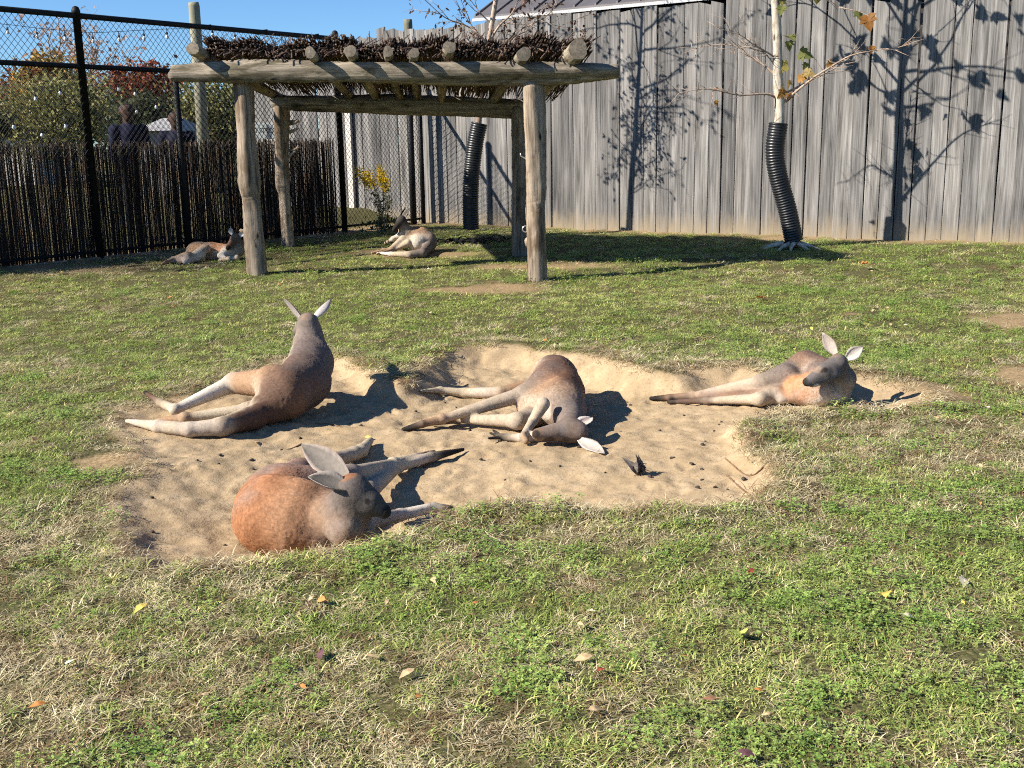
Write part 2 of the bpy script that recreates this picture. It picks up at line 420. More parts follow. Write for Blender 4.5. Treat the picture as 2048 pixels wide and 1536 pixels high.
def tuft(k, kind):
    mb = MB()
    if kind == 'green':
        for i in range(44):
            r = .055 * rs.random() ** .5; a = rs.random() * 2 * pi; s = .65 + .75 * rs.random()
            dryb = rs.random() < .3
            cc = (s * 2.1, s * 1.45, s * 2.3) if dryb else (s, s, s)
            blade(mb, (r * cos(a), r * sin(a), -.004), rs.random() * 2 * pi, .022 + .03 * rs.random(), .0028 + .0022 * rs.random(), .35 + .55 * rs.random(), .5 + .8 * rs.random(), cc)
    elif kind == 'dry':
        for i in range(38):
            r = .06 * rs.random() ** .5; a = rs.random() * 2 * pi; s = .55 + .8 * rs.random()
            blade(mb, (r * cos(a), r * sin(a), .004 * rs.random()), rs.random() * 2 * pi, .025 + .04 * rs.random(), .002 + .0018 * rs.random(), .8 + .6 * rs.random(), .2 + .5 * rs.random(), (s, s, s))
    elif kind == 'long':
        for i in range(12):
            r = .035 * rs.random() ** .5; a = rs.random() * 2 * pi; s = .8 + .5 * rs.random()
            blade(mb, (r * cos(a), r * sin(a), -.004), rs.random() * 2 * pi, .05 + .05 * rs.random(), .003 + .002 * rs.random(), .3 + .5 * rs.random(), .6 + .7 * rs.random(), (s, s, s), 4)
    else:                                             # clover
        for i in range(20):
            r = .065 * rs.random() ** .5; a = rs.random() * 2 * pi; hgt = .012 + .022 * rs.random(); s = .75 + .5 * rs.random()
            cx, cy = r * cos(a), r * sin(a); a0 = rs.random() * 2 * pi
            for j in range(3):
                an = a0 + j * 2.094; L = .006 + .004 * rs.random(); w = L * .5
                d = np.array([cos(an), sin(an), .15 + .3 * rs.random()]); sd_ = np.array([-sin(an), cos(an), 0]); p0 = np.array([cx, cy, hgt])
                mb.add([p0, p0 + d * L * .55 + sd_ * w, p0 + d * L, p0 + d * L * .55 - sd_ * w], [(0, 1, 2, 3)], (s, s, s))
            blade(mb, (cx, cy, 0), 0, hgt, .0015, 0, 0, (s, s, s), 2)
        for i in range(14):
            r = .06 * rs.random() ** .5; a = rs.random() * 2 * pi; s = .7 + .7 * rs.random(); cc = (s * 2.1, s * 1.45, s * 2.3) if rs.random() < .35 else (s * 1.2, s, s)
            blade(mb, (r * cos(a), r * sin(a), -.004), rs.random() * 2 * pi, .025 + .03 * rs.random(), .0028 + .0015 * rs.random(), .4 + .6 * rs.random(), .5 + .8 * rs.random(), cc)
    me = mb.mesh("tuft_%s" % "abcdefghijklmnop"[k]); me.materials.append(gm)
    o = bpy.data.objects.new("tuft_%s" % "abcdefghijklmnop"[k], me); tufts.objects.link(o)
kinds = ['green'] * 4 + ['dry'] * 3 + ['long'] * 2 + ['clover'] * 3
for k, kd in enumerate(kinds): tuft(k, kd)

def scatter(y0, y1, dens, scl, seed):
    r = np.random.default_rng(seed)
    dens = dens * GRASS; half = lambda y: .52 * y + .9
    A = (half(y0) + half(y1)) * (y1 - y0); n = int(A * dens)
    y = r.uniform(y0, y1, int(n * 1.0)); keep = r.random(len(y)) < half(y) / half(y1); y = y[keep]
    x = r.uniform(-1, 1, len(y)) * half(y)
    return x, y, np.full(len(y), scl), r
XS, YS, SS = [], [], []
for y0, y1, dens, scl, sd_ in [(2.0, 3.6, 900, 1.0, 1), (3.6, 5.4, 800, 1.0, 2), (5.4, 8.0, 560, 1.1, 3), (8.0, 12.0, 320, 1.3, 4), (12.0, 21.5, 150, 1.6, 5)]:
    x, y, s, r = scatter(y0, y1, dens, scl, sd_); XS.append(x); YS.append(y); SS.append(s)
x = np.concatenate(XS); y = np.concatenate(YS); s = np.concatenate(SS)
r = np.random.default_rng(99)
dr = (x - COR[0]) * RNn[0] + (y - COR[1]) * RNn[1]; dl = (x - COR[0]) * LNn[0] + (y - COR[1]) * LNn[1]
sd = np.full(len(x), -5.0); nr = (np.abs(x) < 5) & (y > 3) & (y < 11); sd[nr] = pit_sd(x[nr], y[nr])
bare = np.maximum(bare_f(x, y) * .93, sstep(-.13, .02, sd) * .5 + .5 * sstep(-.02, .05, sd))
thin = (fbm(x, y, 3.2, 3, 44) > .68) * .35
keep = (r.random(len(x)) > np.maximum(bare, thin)) & (dr > .02) & (dl > .04) & (sd < .07)
x, y, s, sd, bare = x[keep], y[keep], s[keep], sd[keep], bare[keep]
n = len(x)
# how dry the sward is, patch by patch
P1 = fbm(x, y, 1.1, 3, 51); P2 = fbm(x, y, 4.5, 3, 52)
dryp = .37 + (P1 - .5) * 1.0 + (P2 - .5) * .8
dryp += .30 * (1 - sstep(-1.0, .5, x)) * (1 - sstep(4.0, 5.2, y))                 # worn stretch at the near side
dryp -= .30 * sstep(.3, 1.1, x) * (1 - sstep(3.6, 4.6, y))
dryp += .42 * np.exp(-((x - 2.0) / .8) ** 2 - ((y - 5.7) / .7) ** 2)
dryp += .55 * np.exp(-((sd + .05) / .16) ** 2) * (y > 4.6) * .8
dryp += .25 * np.exp(-((y - 12.5) / 2.5) ** 2) * (1 - sstep(-4.5, -2.0, x))
dryp -= .2 * sstep(7.3, 8.8, y)
dryp += bare * .5
dryp = np.clip(dryp, .04, .97)
u = r.random(n)
isdry = u < dryp
clov = fbm(x, y, 2.3, 3, 61) + .18 * sstep(0, 1.2, x) - .1 * sstep(5, 8, y)
k2 = r.random(n)
idx = np.where(isdry, 4 + r.integers(0, 3, n), np.where((clov + (r.random(n) - .5) * .25 > .58) & (k2 < .5), 9 + r.integers(0, 3, n), np.where(k2 > .955, 7 + r.integers(0, 2, n), r.integers(0, 4, n))))
gA, gB = np.array([.17, .25, .045]), np.array([.36, .41, .12]); dA, dB = np.array([.44, .36, .19]), np.array([.80, .69, .45])
tt = np.clip(fbm(x, y, 1.7, 3, 71) + (r.random(n) - .5) * .7, 0, 1)[:, None]
tint = np.where(isdry[:, None], dA + (dB - dA) * r.random(n)[:, None] ** 1.2, gA + (gB - gA) * tt)
brown = (isdry & (r.random(n) < .25)); tint[brown] = np.array([.26, .17, .09])
cl = idx >= 9; tint[cl] = np.array([.15, .26, .05]) + r.random((cl.sum(), 1)) * np.array([.17, .14, .06])
tint *= (.8 + .45 * r.random(n))[:, None]
scl = s * (.58 + .6 * r.random(n)) * np.where(y > 8, .9, 1)
scl *= 1 + (.45 * sstep(-1.9, -1.2, x) - .15) * np.exp(-((sd + .06) / .09) ** 2)
zz = g(x, y) - .002
rot = np.stack([(r.random(n) - .5) * .35, (r.random(n) - .5) * .35, r.random(n) * 2 * pi], -1)
pm = bpy.data.meshes.new("grass"); pm.vertices.add(n); pm.vertices.foreach_set("co", np.stack([x, y, zz], -1).astype(np.float32).ravel())
for nm, ty, key, dat in (("rot", 'FLOAT_VECTOR', "vector", rot), ("scl", 'FLOAT', "value", scl), ("idx", 'INT', "value", idx.astype(np.int32)), ("tint", 'FLOAT_COLOR', "color", np.c_[tint, np.ones(n)])):
    at = pm.attributes.new(nm, ty, 'POINT'); at.data.foreach_set(key, np.ascontiguousarray(dat if dat.dtype == np.int32 else dat.astype(np.float32)).ravel())
grass = link("grass", pm)
gt = bpy.data.node_groups.new("grass_scatter", 'GeometryNodeTree')
gt.interface.new_socket("Geometry", in_out='INPUT', socket_type='NodeSocketGeometry'); gt.interface.new_socket("Geometry", in_out='OUTPUT', socket_type='NodeSocketGeometry')
gi = gt.nodes.new("NodeGroupInput"); go = gt.nodes.new("NodeGroupOutput")
ci = gt.nodes.new("GeometryNodeCollectionInfo"); ci.inputs[0].default_value = tufts; ci.inputs[1].default_value = True; ci.inputs[2].default_value = True
ip = gt.nodes.new("GeometryNodeInstanceOnPoints"); ip.inputs["Pick Instance"].default_value = True
def named(nm, ty):
    q = gt.nodes.new("GeometryNodeInputNamedAttribute"); q.data_type = ty; q.inputs[0].default_value = nm; return q.outputs[0]
gt.links.new(gi.outputs[0], ip.inputs["Points"]); gt.links.new(ci.outputs[0], ip.inputs["Instance"])
gt.links.new(named("idx", 'INT'), ip.inputs["Instance Index"]); gt.links.new(named("rot", 'FLOAT_VECTOR'), ip.inputs["Rotation"]); gt.links.new(named("scl", 'FLOAT'), ip.inputs["Scale"])
gt.links.new(ip.outputs[0], go.inputs[0])
grass.modifiers.new("scatter", 'NODES').node_group = gt
tag(grass, "short green and straw coloured grass of the lawn", "grass", kind="stuff")
print("tufts", n)
# ------------------------------------------------------------------ kangaroos
RUST, GREY, DGREY = (.285, .128, .060), (.150, .117, .098), (.072, .063, .058)
CREAM, WHITE, TAN = (.37, .295, .212), (.54, .48, .395), (.275, .168, .098)
BROWN, DARK, PALE = (.100, .055, .036), (.018, .015, .013), (.42, .345, .24)
MAROON = (.150, .073, .043)
FURN = 1.0
def surface_nets(S, org, h):
    """isosurface of a sampled field as quads"""
    ins = S < 0
    c = np.zeros(tuple(n - 1 for n in S.shape), np.int8)
    for dx in (0, 1):
        for dy in (0, 1):
            for dz in (0, 1):
                c += ins[dx:S.shape[0] - 1 + dx, dy:S.shape[1] - 1 + dy, dz:S.shape[2] - 1 + dz]
    act = (c > 0) & (c < 8)
    I = np.argwhere(act); num = -np.ones(act.shape, np.int64); num[act] = np.arange(len(I))
    acc = np.zeros((len(I), 3)); cnt = np.zeros(len(I))
    cor = [(dx, dy, dz) for dx in (0, 1) for dy in (0, 1) for dz in (0, 1)]
    for a in range(8):
        for b_ in range(a + 1, 8):
            A, B = np.array(cor[a]), np.array(cor[b_])
            if np.abs(A - B).sum() != 1: continue
            sa = S[tuple((I + A).T)]; sb = S[tuple((I + B).T)]; cr = (sa < 0) != (sb < 0)
            t = np.where(cr, sa / np.where(cr, sa - sb, 1), 0)
            acc[cr] += (A + t[:, None] * (B - A))[cr]; cnt[cr] += 1
    V = org + h * (I + acc / cnt[:, None])
    Fs = []
    for ax in range(3):
        o1, o2 = [(1, 2), (2, 0), (0, 1)][ax]
        sl0 = [slice(None)] * 3; sl1 = [slice(None)] * 3
        sl0[ax] = slice(0, -1); sl1[ax] = slice(1, None)
        cr = ins[tuple(sl0)] != ins[tuple(sl1)]
        E_ = np.argwhere(cr); E_ = E_[(E_[:, o1] > 0) & (E_[:, o2] > 0) & (E_[:, o1] < S.shape[o1] - 1) & (E_[:, o2] < S.shape[o2] - 1)]
        fl = ins[tuple(E_.T)]
        e1 = np.zeros(3, int); e1[o1] = 1; e2 = np.zeros(3, int); e2[o2] = 1
        q = np.stack([num[tuple((E_ - e1 - e2).T)], num[tuple((E_ - e2).T)], num[tuple(E_.T)], num[tuple((E_ - e1).T)]], -1)
        q[~fl] = q[~fl][:, ::-1]; Fs.append(q)
    return V, np.concatenate(Fs)

def ear(base, tip, w, face, cin, cout, cup=.35, tipc=None):
    """a cupped leaf-shaped ear: two skins with thickness"""
    base, tip, face = (np.asarray(q, float) for q in (base, tip, face))
    L = tip - base; ln = np.linalg.norm(L); t = L / ln
    f = face - t * (face @ t); f /= np.linalg.norm(f); s = np.cross(t, f)
    nu, nv = 9, 7; V, F, C = [], [], []
    for layer in (0, 1):
        for i in range(nu):
            u_ = i / (nu - 1); wd = w * .5 * float(np.interp(u_, [0, .12, .3, .5, .7, .85, .95, 1], [.42, .66, .95, .98, .74, .44, .2, .03]))
            wd = max(wd, .002)
            for j in range(nv):
                v = j / (nv - 1) * 2 - 1
                p = base + t * ln * u_ + s * wd * v + f * (cup * wd * (v * v) - .0045 * layer + .12 * ln * u_ * (1 - u_) * -1)
                V.append(p)
                if layer: c_ = np.array(cout) * (1 - .45 * u_)
                else: c_ = np.array(cin) * (1 - .35 * u_) if abs(v) < .75 else np.array(cout) * .8 + np.array((.1, .09, .08))
                C.append(c_)
    k = nu * nv
    for i in range(nu - 1):
        for j in range(nv - 1):
            q = (i * nv + j, i * nv + j + 1, (i + 1) * nv + j + 1, (i + 1) * nv + j)
            F.append(q); F.append(tuple(k + a_ for a_ in reversed(q)))
    for i in range(nu - 1):
        for j in (0, nv - 1):
            a_, b_ = i * nv + j, (i + 1) * nv + j
            F.append((a_, b_, k + b_, k + a_) if j == 0 else (b_, a_, k + a_, k + b_))
    for j in range(nv - 1): F.append((k - nv + j, k - nv + j + 1, 2 * k - nv + j + 1, 2 * k - nv + j))
    return np.array(V), F, np.array(C)

def cone_dist(P, p, X):
    a, b_, ra, rb = P[p[0]], P[p[1]], p[2], p[3]
    ab = b_ - a; L2 = ab @ ab + 1e-9
    t = np.clip(((X[0] - a[0]) * ab[0] + (X[1] - a[1]) * ab[1] + (X[2] - a[2]) * ab[2]) / L2, 0, 1)
    return np.sqrt((X[0] - a[0] - t * ab[0]) ** 2 + (X[1] - a[1] - t * ab[1]) ** 2 + (X[2] - a[2] - t * ab[2]) ** 2) - (ra + (rb - ra) * t)
def blend_field(P, prims, lo, hi, h):
    sh = np.ceil((hi - lo) / h).astype(int) + 1
    S = np.full(sh, 1.0, np.float32)
    ax = [lo[i] + h * np.arange(sh[i]) for i in range(3)]
    for p in prims:
        k_ = p[6] if len(p) > 6 else .035
        m_ = k_ + .03
        a0 = np.minimum(P[p[0]] - p[2], P[p[1]] - p[3]) - m_; b0 = np.maximum(P[p[0]] + p[2], P[p[1]] + p[3]) + m_
        i0 = np.clip(((a0 - lo) / h).astype(int), 0, sh); i1 = np.clip(((b0 - lo) / h).astype(int) + 2, 0, sh)
        X = np.meshgrid(*[ax[i][i0[i]:i1[i]] for i in range(3)], indexing='ij', sparse=True)
        d = cone_dist(P, p, X); sl = tuple(slice(i0[i], i1[i]) for i in range(3)); cur = S[sl]
        hh = np.clip(.5 + .5 * (cur - d) / k_, 0, 1)
        S[sl] = cur * (1 - hh) + d * hh - k_ * hh * (1 - hh)
    return S, ax, sh

def kangaroo(label, fl, J, prims, ears, spots, h=.007, fur=0, furlen=.016, group="kangaroos resting in the pen", seed=1, yr=0.0):
    """fl: floor height; J: joints (px, py, height) or (name, dx, dy, dz); prims: (a, b, ra, rb, colour[, colour below, k])"""
    P = {}
    for k_, v in J.items():
        if isinstance(v[0], str): P[k_] = P[v[0]] + np.array(v[1:]); continue
        if len(v) > 3: P[k_] = D(v[0], v[1], yr + v[3]); continue
        P[k_] = Z(v[0], v[1], fl + v[2])
        if v[2] < .095:                                     # limbs that lie on the ground follow it
            for _ in range(5): P[k_] = Z(v[0], v[1], .5 * P[k_][2] + .5 * (gz(P[k_][0], P[k_][1]) + v[2]))
    lo = np.min([np.minimum(P[a] - ra, P[b_] - rb) for a, b_, ra, rb, *_ in prims], 0) - .05
    hi = np.max([np.maximum(P[a] + ra, P[b_] + rb) for a, b_, ra, rb, *_ in prims], 0) + .05
    S, ax, sh = blend_field(P, prims, lo, hi, h)
    dist = lambda p, X: cone_dist(P, p, X)
    V, F = surface_nets(S, lo, h)
    # normals from the field
    G = np.gradient(S); ijk = np.clip(((V - lo) / h).round().astype(int), 0, np.array(sh) - 1)
    Nn = np.stack([gg[tuple(ijk.T)] for gg in G], -1); Nn /= np.linalg.norm(Nn, axis=1)[:, None] + 1e-9
    lump = (fbm(V[:, 0] + .8 * V[:, 2], V[:, 1] - .6 * V[:, 2], 7, 2, seed + 40) - .5) * .02 + (fbm(V[:, 0] - .5 * V[:, 2], V[:, 1] + .9 * V[:, 2], 20, 1, seed + 41) - .5) * .003
    V = V + Nn * (lump * sstep(.03, .12, W_len(V, P, prims, None, None) * .2))[:, None]
    W = np.zeros(len(V)); C = np.zeros((len(V), 3)); FL = np.zeros((len(V), 3)); X = V.T
    for p in prims:
        w = np.exp(-np.clip(dist(p, X), -.02, None) / .018)
        c_ = np.tile(np.array(p[4]), (len(V), 1))
        if len(p) > 5 and p[5] is not None:
            dn = np.array(p[5][1], float); dn /= np.linalg.norm(dn)
            mfac = sstep(-.15, .6, Nn @ dn + (fbm(V[:, 0] * 3 + V[:, 2], V[:, 1] * 3, 6, 2, seed) - .5) * .5)[:, None]
            c_ = c_ * (1 - mfac) + np.array(p[5][0]) * mfac
        d_ = P[p[1]] - P[p[0]]; d_ = d_ / (np.linalg.norm(d_) + 1e-9)
        W += w; C += w[:, None] * c_; FL += w[:, None] * d_
    C /= W[:, None]; FL /= W[:, None]
    for j, off, r_, c_, st in spots:
        ctr = P[j] + np.array(off); f_ = (1 - sstep(r_ * .65, r_, np.linalg.norm(V - ctr, axis=1)))[:, None] * st
        C = C * (1 - f_) + np.array(c_) * f_
    T_ = FL - Nn * (FL * Nn).sum(1)[:, None]; T_ /= np.linalg.norm(T_, axis=1)[:, None] + 1e-6; B_ = np.cross(Nn, T_)
    al, ac = (V * T_).sum(1), (V * B_).sum(1)
    st_ = fbm(al * 6, ac * 48, 1.0, 2, seed + 60) - .5; st2 = fbm(al * 14, ac * 130, 1.0, 1, seed + 61) - .5
    body_r = sstep(.02, .12, W_len(V, P, prims, None, None) * .2 + .01)
    V = V + Nn * ((st_ * .0045 + st2 * .0012) * (.25 + .75 * body_r))[:, None]
    C = C * (1 + (st_ * .55 + st2 * .4) * (.35 + .65 * body_r))[:, None]
    pat = (.82 + .36 * fbm(V[:, 0] + .7 * V[:, 2], V[:, 1] - .4 * V[:, 2], 9, 3, seed + 3))[:, None]
    C = C * pat
    gm2 = (sstep(.45, .72, fbm(V[:, 0] - .3 * V[:, 2], V[:, 1] + .8 * V[:, 2], 5, 3, seed + 9)) * .6)[:, None]; C = C * (1 - gm2) + (C.mean(1)[:, None] * np.array([1.22, 1.0, .86])) * gm2
    body = (V, F, C)
    mb = MB(); mb.add(V, F.tolist(), C)
    for e in ears:
        b_ = P[e[0]] + np.array(e[1]) if not isinstance(e[0], (tuple, list)) else e[0]
        ev, ef, ec = ear(b_, P[e[2]] if isinstance(e[2], str) else b_ + np.array(e[2]), *e[3:])
        mb.add(ev, ef, ec)
    o = mb.build("kangaroo", M['fur'], None, True)
    tag(o, label, "kangaroo", group)
    # short fur lying along the limbs
    if fur:
        r = np.random.default_rng(seed)
        tri = np.concatenate([F[:, [0, 1, 2]], F[:, [0, 2, 3]]]); A = np.linalg.norm(np.cross(V[tri[:, 1]] - V[tri[:, 0]], V[tri[:, 2]] - V[tri[:, 0]]), axis=1)
        n = int(fur * FURN); ti_ = r.choice(len(tri), n, p=A / A.sum()); bc = r.dirichlet((1, 1, 1), n)
        pick = lambda Q_: (Q_[tri[ti_]] * bc[:, :, None]).sum(1)
        p0, nn, cc, fl_ = pick(V), pick(Nn), pick(C), pick(FL)
        t_ = fl_ - nn * (fl_ * nn).sum(1)[:, None] + (r.random((n, 3)) - .5) * .35; t_ /= np.linalg.norm(t_, axis=1)[:, None] + 1e-6
        thin = np.clip(.3 + W_len(V, P, prims, tri, ti_), .25, 1)
        ln = furlen * (.6 + .8 * r.random(n)) * thin
        p1 = p0 + (t_ * .55 + nn * .18) * ln[:, None] * .6; p2 = p0 + (t_ * .95 + nn * .10) * ln[:, None]
        pts = np.stack([p0 - nn * .001, p1, p2], 1).reshape(-1, 3)
        hc = bpy.data.hair_curves.new("fur"); hc.add_curves([3] * n)
        hc.points.foreach_set("position", pts.astype(np.float32).ravel())
        rad = np.tile(np.array([.00045, .00035, .0001], np.float32), n); at = hc.attributes.get("radius") or hc.attributes.new("radius", 'FLOAT', 'POINT'); at.data.foreach_set("value", rad)
        at = hc.attributes.new("snorm", 'FLOAT_VECTOR', 'CURVE'); at.data.foreach_set("vector", (nn + t_ * .25 + (r.random((n, 3)) - .5) * .5).astype(np.float32).ravel())
        at = hc.attributes.new("tone", 'FLOAT_COLOR', 'CURVE'); cc = cc * (.9 + .42 * r.random(n))[:, None]
        at.data.foreach_set("color", np.c_[np.clip(cc * 1.1, 0, 1), np.ones(n)].astype(np.float32).ravel())
        ho = link("fur", hc, M['hair'], o)
    return o, P
def W_len(V, P, prims, tri, ti_):
    """fur is longer on the trunk than on the slim limbs"""
    ctr = V.T if tri is None else V[tri[ti_]].mean(1).T; best = np.full(ctr.shape[1], 9.0); rr = np.zeros(ctr.shape[1])
    for p in prims:
        a, b_ = P[p[0]], P[p[1]]; ab = b_ - a; L2 = ab @ ab + 1e-9
        t = np.clip((ctr.T - a) @ ab / L2, 0, 1); rad = p[2] + (p[3] - p[2]) * t
        d = np.linalg.norm(ctr.T - a - t[:, None] * ab, axis=1) - rad
        m_ = d < best; best[m_] = d[m_]; rr[m_] = rad[m_]
    return sstep(.02, .14, rr) * .65
hm, nt, b = mat_new("kangaroo_fur")
ca = N(nt, "Attribute", attribute_name="tone")
nt.links.new(ca.outputs["Color"], b.inputs["Base Color"]); b.inputs["Roughness"].default_value = .6; b.inputs["Specular IOR Level"].default_value = .2
sn = N(nt, "Attribute", attribute_name="snorm"); nv = N(nt, "VectorMath", operation='NORMALIZE'); nt.links.new(sn.outputs["Vector"], nv.inputs[0]); nt.links.new(nv.outputs[0], b.inputs["Normal"])
M['hair'] = hm

def leg(h_, k_, a_, t_, rh, rk, ra, rt, c1, c2, c3, under=None):
    """thigh, shank, foot; the toes end dark"""
    return [(h_, k_, rh, rk, c1, under, .02), (k_, a_, rk * .88, ra * .9, c2, None, .03), (a_, t_, ra, rt, c3, None, .012), (a_, a_, ra * 1.22, ra * 1.22, c3, None, .012)]
def lerp_j(P, a, b_, t): return tuple(P[a][i] + (P[b_][i] - P[a][i]) * t for i in range(3))

# ---- the one seen from behind with its head up
J = dict(pel=(568, 788, .19), mid=(608, 762, .22), che=(622, 722, .29), nkb=(620, 692, .37), nk=(619, 664, .46), hd=(616, 646, .52), muz=('hd', -.10, .12, -.075),
         rump=(532, 818, .12), hu=(545, 766, .25), ku=(468, 766, .21), au=(350, 819, .07), fu=(322, 806, .075), tu=(290, 785, .085),
         hl=(548, 815, .10), kl=(498, 822, .08), al=(370, 836, .045), tl=(318, 842, .03),
         t0=(510, 834, .10), t1=(445, 853, .06), t2=(380, 859, .045), t3=(317, 853, .04), t4=(254, 842, .022),
         e1=('che', -.15, .16, -.2), w1=('e1', -.13, .12, -.05), e2=('che', .04, .2, -.22), w2=('e2', -.1, .14, -.04), E1=(567, 598, .64), E2=(661, 599, .64))
belly = (CREAM, (-.8, .3, -.5))
pr = [('pel', 'mid', .160, .162, (.115, .070, .050), belly), ('mid', 'che', .162, .142, (.125, .098, .084), belly), ('che', 'nkb', .150, .108, GREY, belly), ('nkb', 'nk', .108, .078, GREY, None), ('nk', 'hd', .078, .064, GREY),
      ('hd', 'muz', .062, .032, GREY, None, .03), ('rump', 'pel', .105, .15, BROWN, belly), ('hu', 'pel', .11, .12, TAN, belly), ('pel', 'che', .1, .1, MAROON),
      ('t0', 't1', .078, .052, BROWN, (PALE, (-1, 0, .2))), ('t1', 't2', .052, .042, PALE, None, .03), ('t2', 't3', .042, .037, PALE, None, .02), ('t3', 't4', .037, .012, PALE, None, .02),
      ('che', 'e1', .06, .035, GREY), ('e1', 'w1', .035, .02, PALE), ('che', 'e2', .06, .035, GREY), ('e2', 'w2', .035, .02, PALE)]
pr += leg('hu', 'ku', 'au', 'fu', .10, .066, .030, .026, TAN, WHITE, PALE) + [('fu', 'tu', .026, .012, BROWN, None, .01)]
pr += leg('hl', 'kl', 'al', 'tl', .09, .055, .032, .018, CREAM, PALE, TAN)
kangaroo("grey-backed kangaroo seen from behind, head raised, legs and pale tail stretched along the grass rim", -.09, J, pr,
         [('hd', (-.038, .0, .035), 'E1', .085, (-.6, .55, .1), (.24, .2, .18), (.20, .17, .155), .5), ('hd', (.04, .0, .035), 'E2', .085, (.3, .9, .1), (.5, .42, .38), (.52, .46, .42), .5)],
         [('hd', (0, -.04, .05), .045, TAN, .4), ('muz', (0, 0, 0), .035, DARK, .8), ('tu', (0, 0, 0), .03, DARK, .9)], seed=1, fur=0)

# ---- the curled one nearest the camera
J = dict(rp=(560, 1000, .17), rp2=(535, 1018, .16), bk=(548, 1030, .19), bk2=(600, 1040, .18), shd=(648, 1046, .17), che=(695, 1062, .13), nk=(694, 1022, .26), hd=(706, 984, .355), mid=(738, 1004, .315), muz=(768, 1023, .275), chk=(722, 1016, .28),
         hu=(640, 978, .19), ku=(700, 952, .20), au=(786, 927, .075), fu=(830, 915, .045), tu=(868, 904, .03), hl=(655, 1015, .11), kl=(735, 985, .13), al=(795, 933, .05), fm=(862, 914, .04), tl=(926, 899, .025),
         t0=(600, 950, .1), t1=(668, 922, .06), t2=(708, 907, .05), t3=(722, 902, .045), t4=('t3', .02, .25, -.01),
         a1=(730, 1045, .13), a2=(800, 1030, .06), a3=(868, 1015, .045), a4=(903, 1018, .035), b1=(715, 1048, .15), b2=(742, 1052, .06), b3=(748, 1090, .03), sc=(655, 1030, .24), sc2=(690, 1060, .2), E1=(603, 888, .5), E2=(616, 953, .44))
bel = (CREAM, (.7, .4, -.7)); MAUVE = (.19, .12, .092)
pr = [('rp', 'hu', .165, .115, MAUVE, None), ('rp', 'rp2', .165, .155, RUST, None), ('rp', 't0', .12, .085, MAUVE), ('bk', 'bk2', .182, .172, RUST, None, .016), ('bk2', 'shd', .172, .14, TAN, bel), ('shd', 'che', .14, .115, GREY, bel), ('shd', 'nk', .115, .092, GREY, None), ('sc', 'sc2', .07, .075, TAN, None, .02),
      ('nk', 'hd', .092, .070, GREY), ('hd', 'mid', .070, .054, DGREY, None, .03), ('mid', 'muz', .050, .031, DGREY, None, .025), ('hd', 'chk', .058, .048, DGREY),
      ('t0', 't1', .075, .045, TAN), ('t1', 't2', .045, .037, CREAM, None, .02), ('t2', 't3', .037, .036, PALE, None, .02), ('t3', 't4', .036, .02, PALE, None, .02),
      ('a1', 'a2', .045, .028, CREAM), ('a2', 'a3', .028, .025, WHITE, None, .02), ('a3', 'a4', .024, .018, DARK, None, .01), ('b1', 'b2', .05, .036, CREAM), ('b2', 'b3', .036, .028, CREAM, None, .02)]
pr += leg('hu', 'ku', 'au', 'fu', .11, .056, .029, .024, GREY, CREAM, PALE) + [('fu', 'tu', .024, .013, TAN, None, .01)]
pr += leg('hl', 'kl', 'al', 'fm', .10, .052, .032, .028, GREY, CREAM, PALE) + [('fm', 'tl', .028, .010, DARK, None, .01)]
kangaroo("rust-orange kangaroo curled up against the near grass lip, big ears towards the viewer", -.18, J, pr,
         [('hd', (-.03, .03, .055), 'E1', .118, (.35, -1.0, .35), (.19, .165, .14), (.24, .18, .15), .45), ('hd', (-.02, -.05, .03), 'E2', .10, (.3, -.5, 1.0), (.16, .14, .12), (.27, .23, .2), .7)],
         [('hd', (-.02, .0, .065), .05, RUST, .8), ('mid', (.0, -.05, .02), .016, DARK, .95), ('muz', (.015, -.01, 0), .036, DARK, .85), ('a4', (0, 0, 0), .03, DARK, .9), ('tl', (-.04, 0, 0), .07, DARK, .7)],
         h=.006, seed=2, fur=0, furlen=.015)

# ---- the one flat on its side in the middle of the sand
J = dict(pel=(1108, 757, .18), mid=(1116, 789, .18), che=(1124, 811, .18), bel=(1076, 815, .14), nkb=(1140, 838, .14), hd=(1140, 860, .09), muz=(1076, 869, .07), cr=(1158, 863, .085), eye=(1114, 850, .115), nos=(1068, 868, .085), mou=(1098, 882, .035),
         hu=(1092, 768, .26), ku=(1048, 788, .22), au=(884, 838, .06), fu=(845, 848, .04), tu=(807, 860, .022), hl=(1085, 828, .1), kl=(1035, 842, .075), al=(915, 838, .045), tl=(865, 845, .03),
         t0=(1060, 776, .08), t1=(1000, 785, .05), t2=(930, 786, .038), t3=(880, 780, .03), t4=(842, 782, .018),
         s1=(1086, 808, .25), s2=(1066, 842, .15), s3=(1046, 872, .055), s4=(1052, 882, .03), q1=(1100, 868, .06), q2=(1040, 876, .035), q3=(1004, 874, .035), q4=(980, 866, .045), q5=(977, 877, .035), q6=(986, 860, .05),
         E1=(1184, 834, .19), E2=(1209, 906, .03))
bel = (WHITE, (-.8, -.5, -.1))
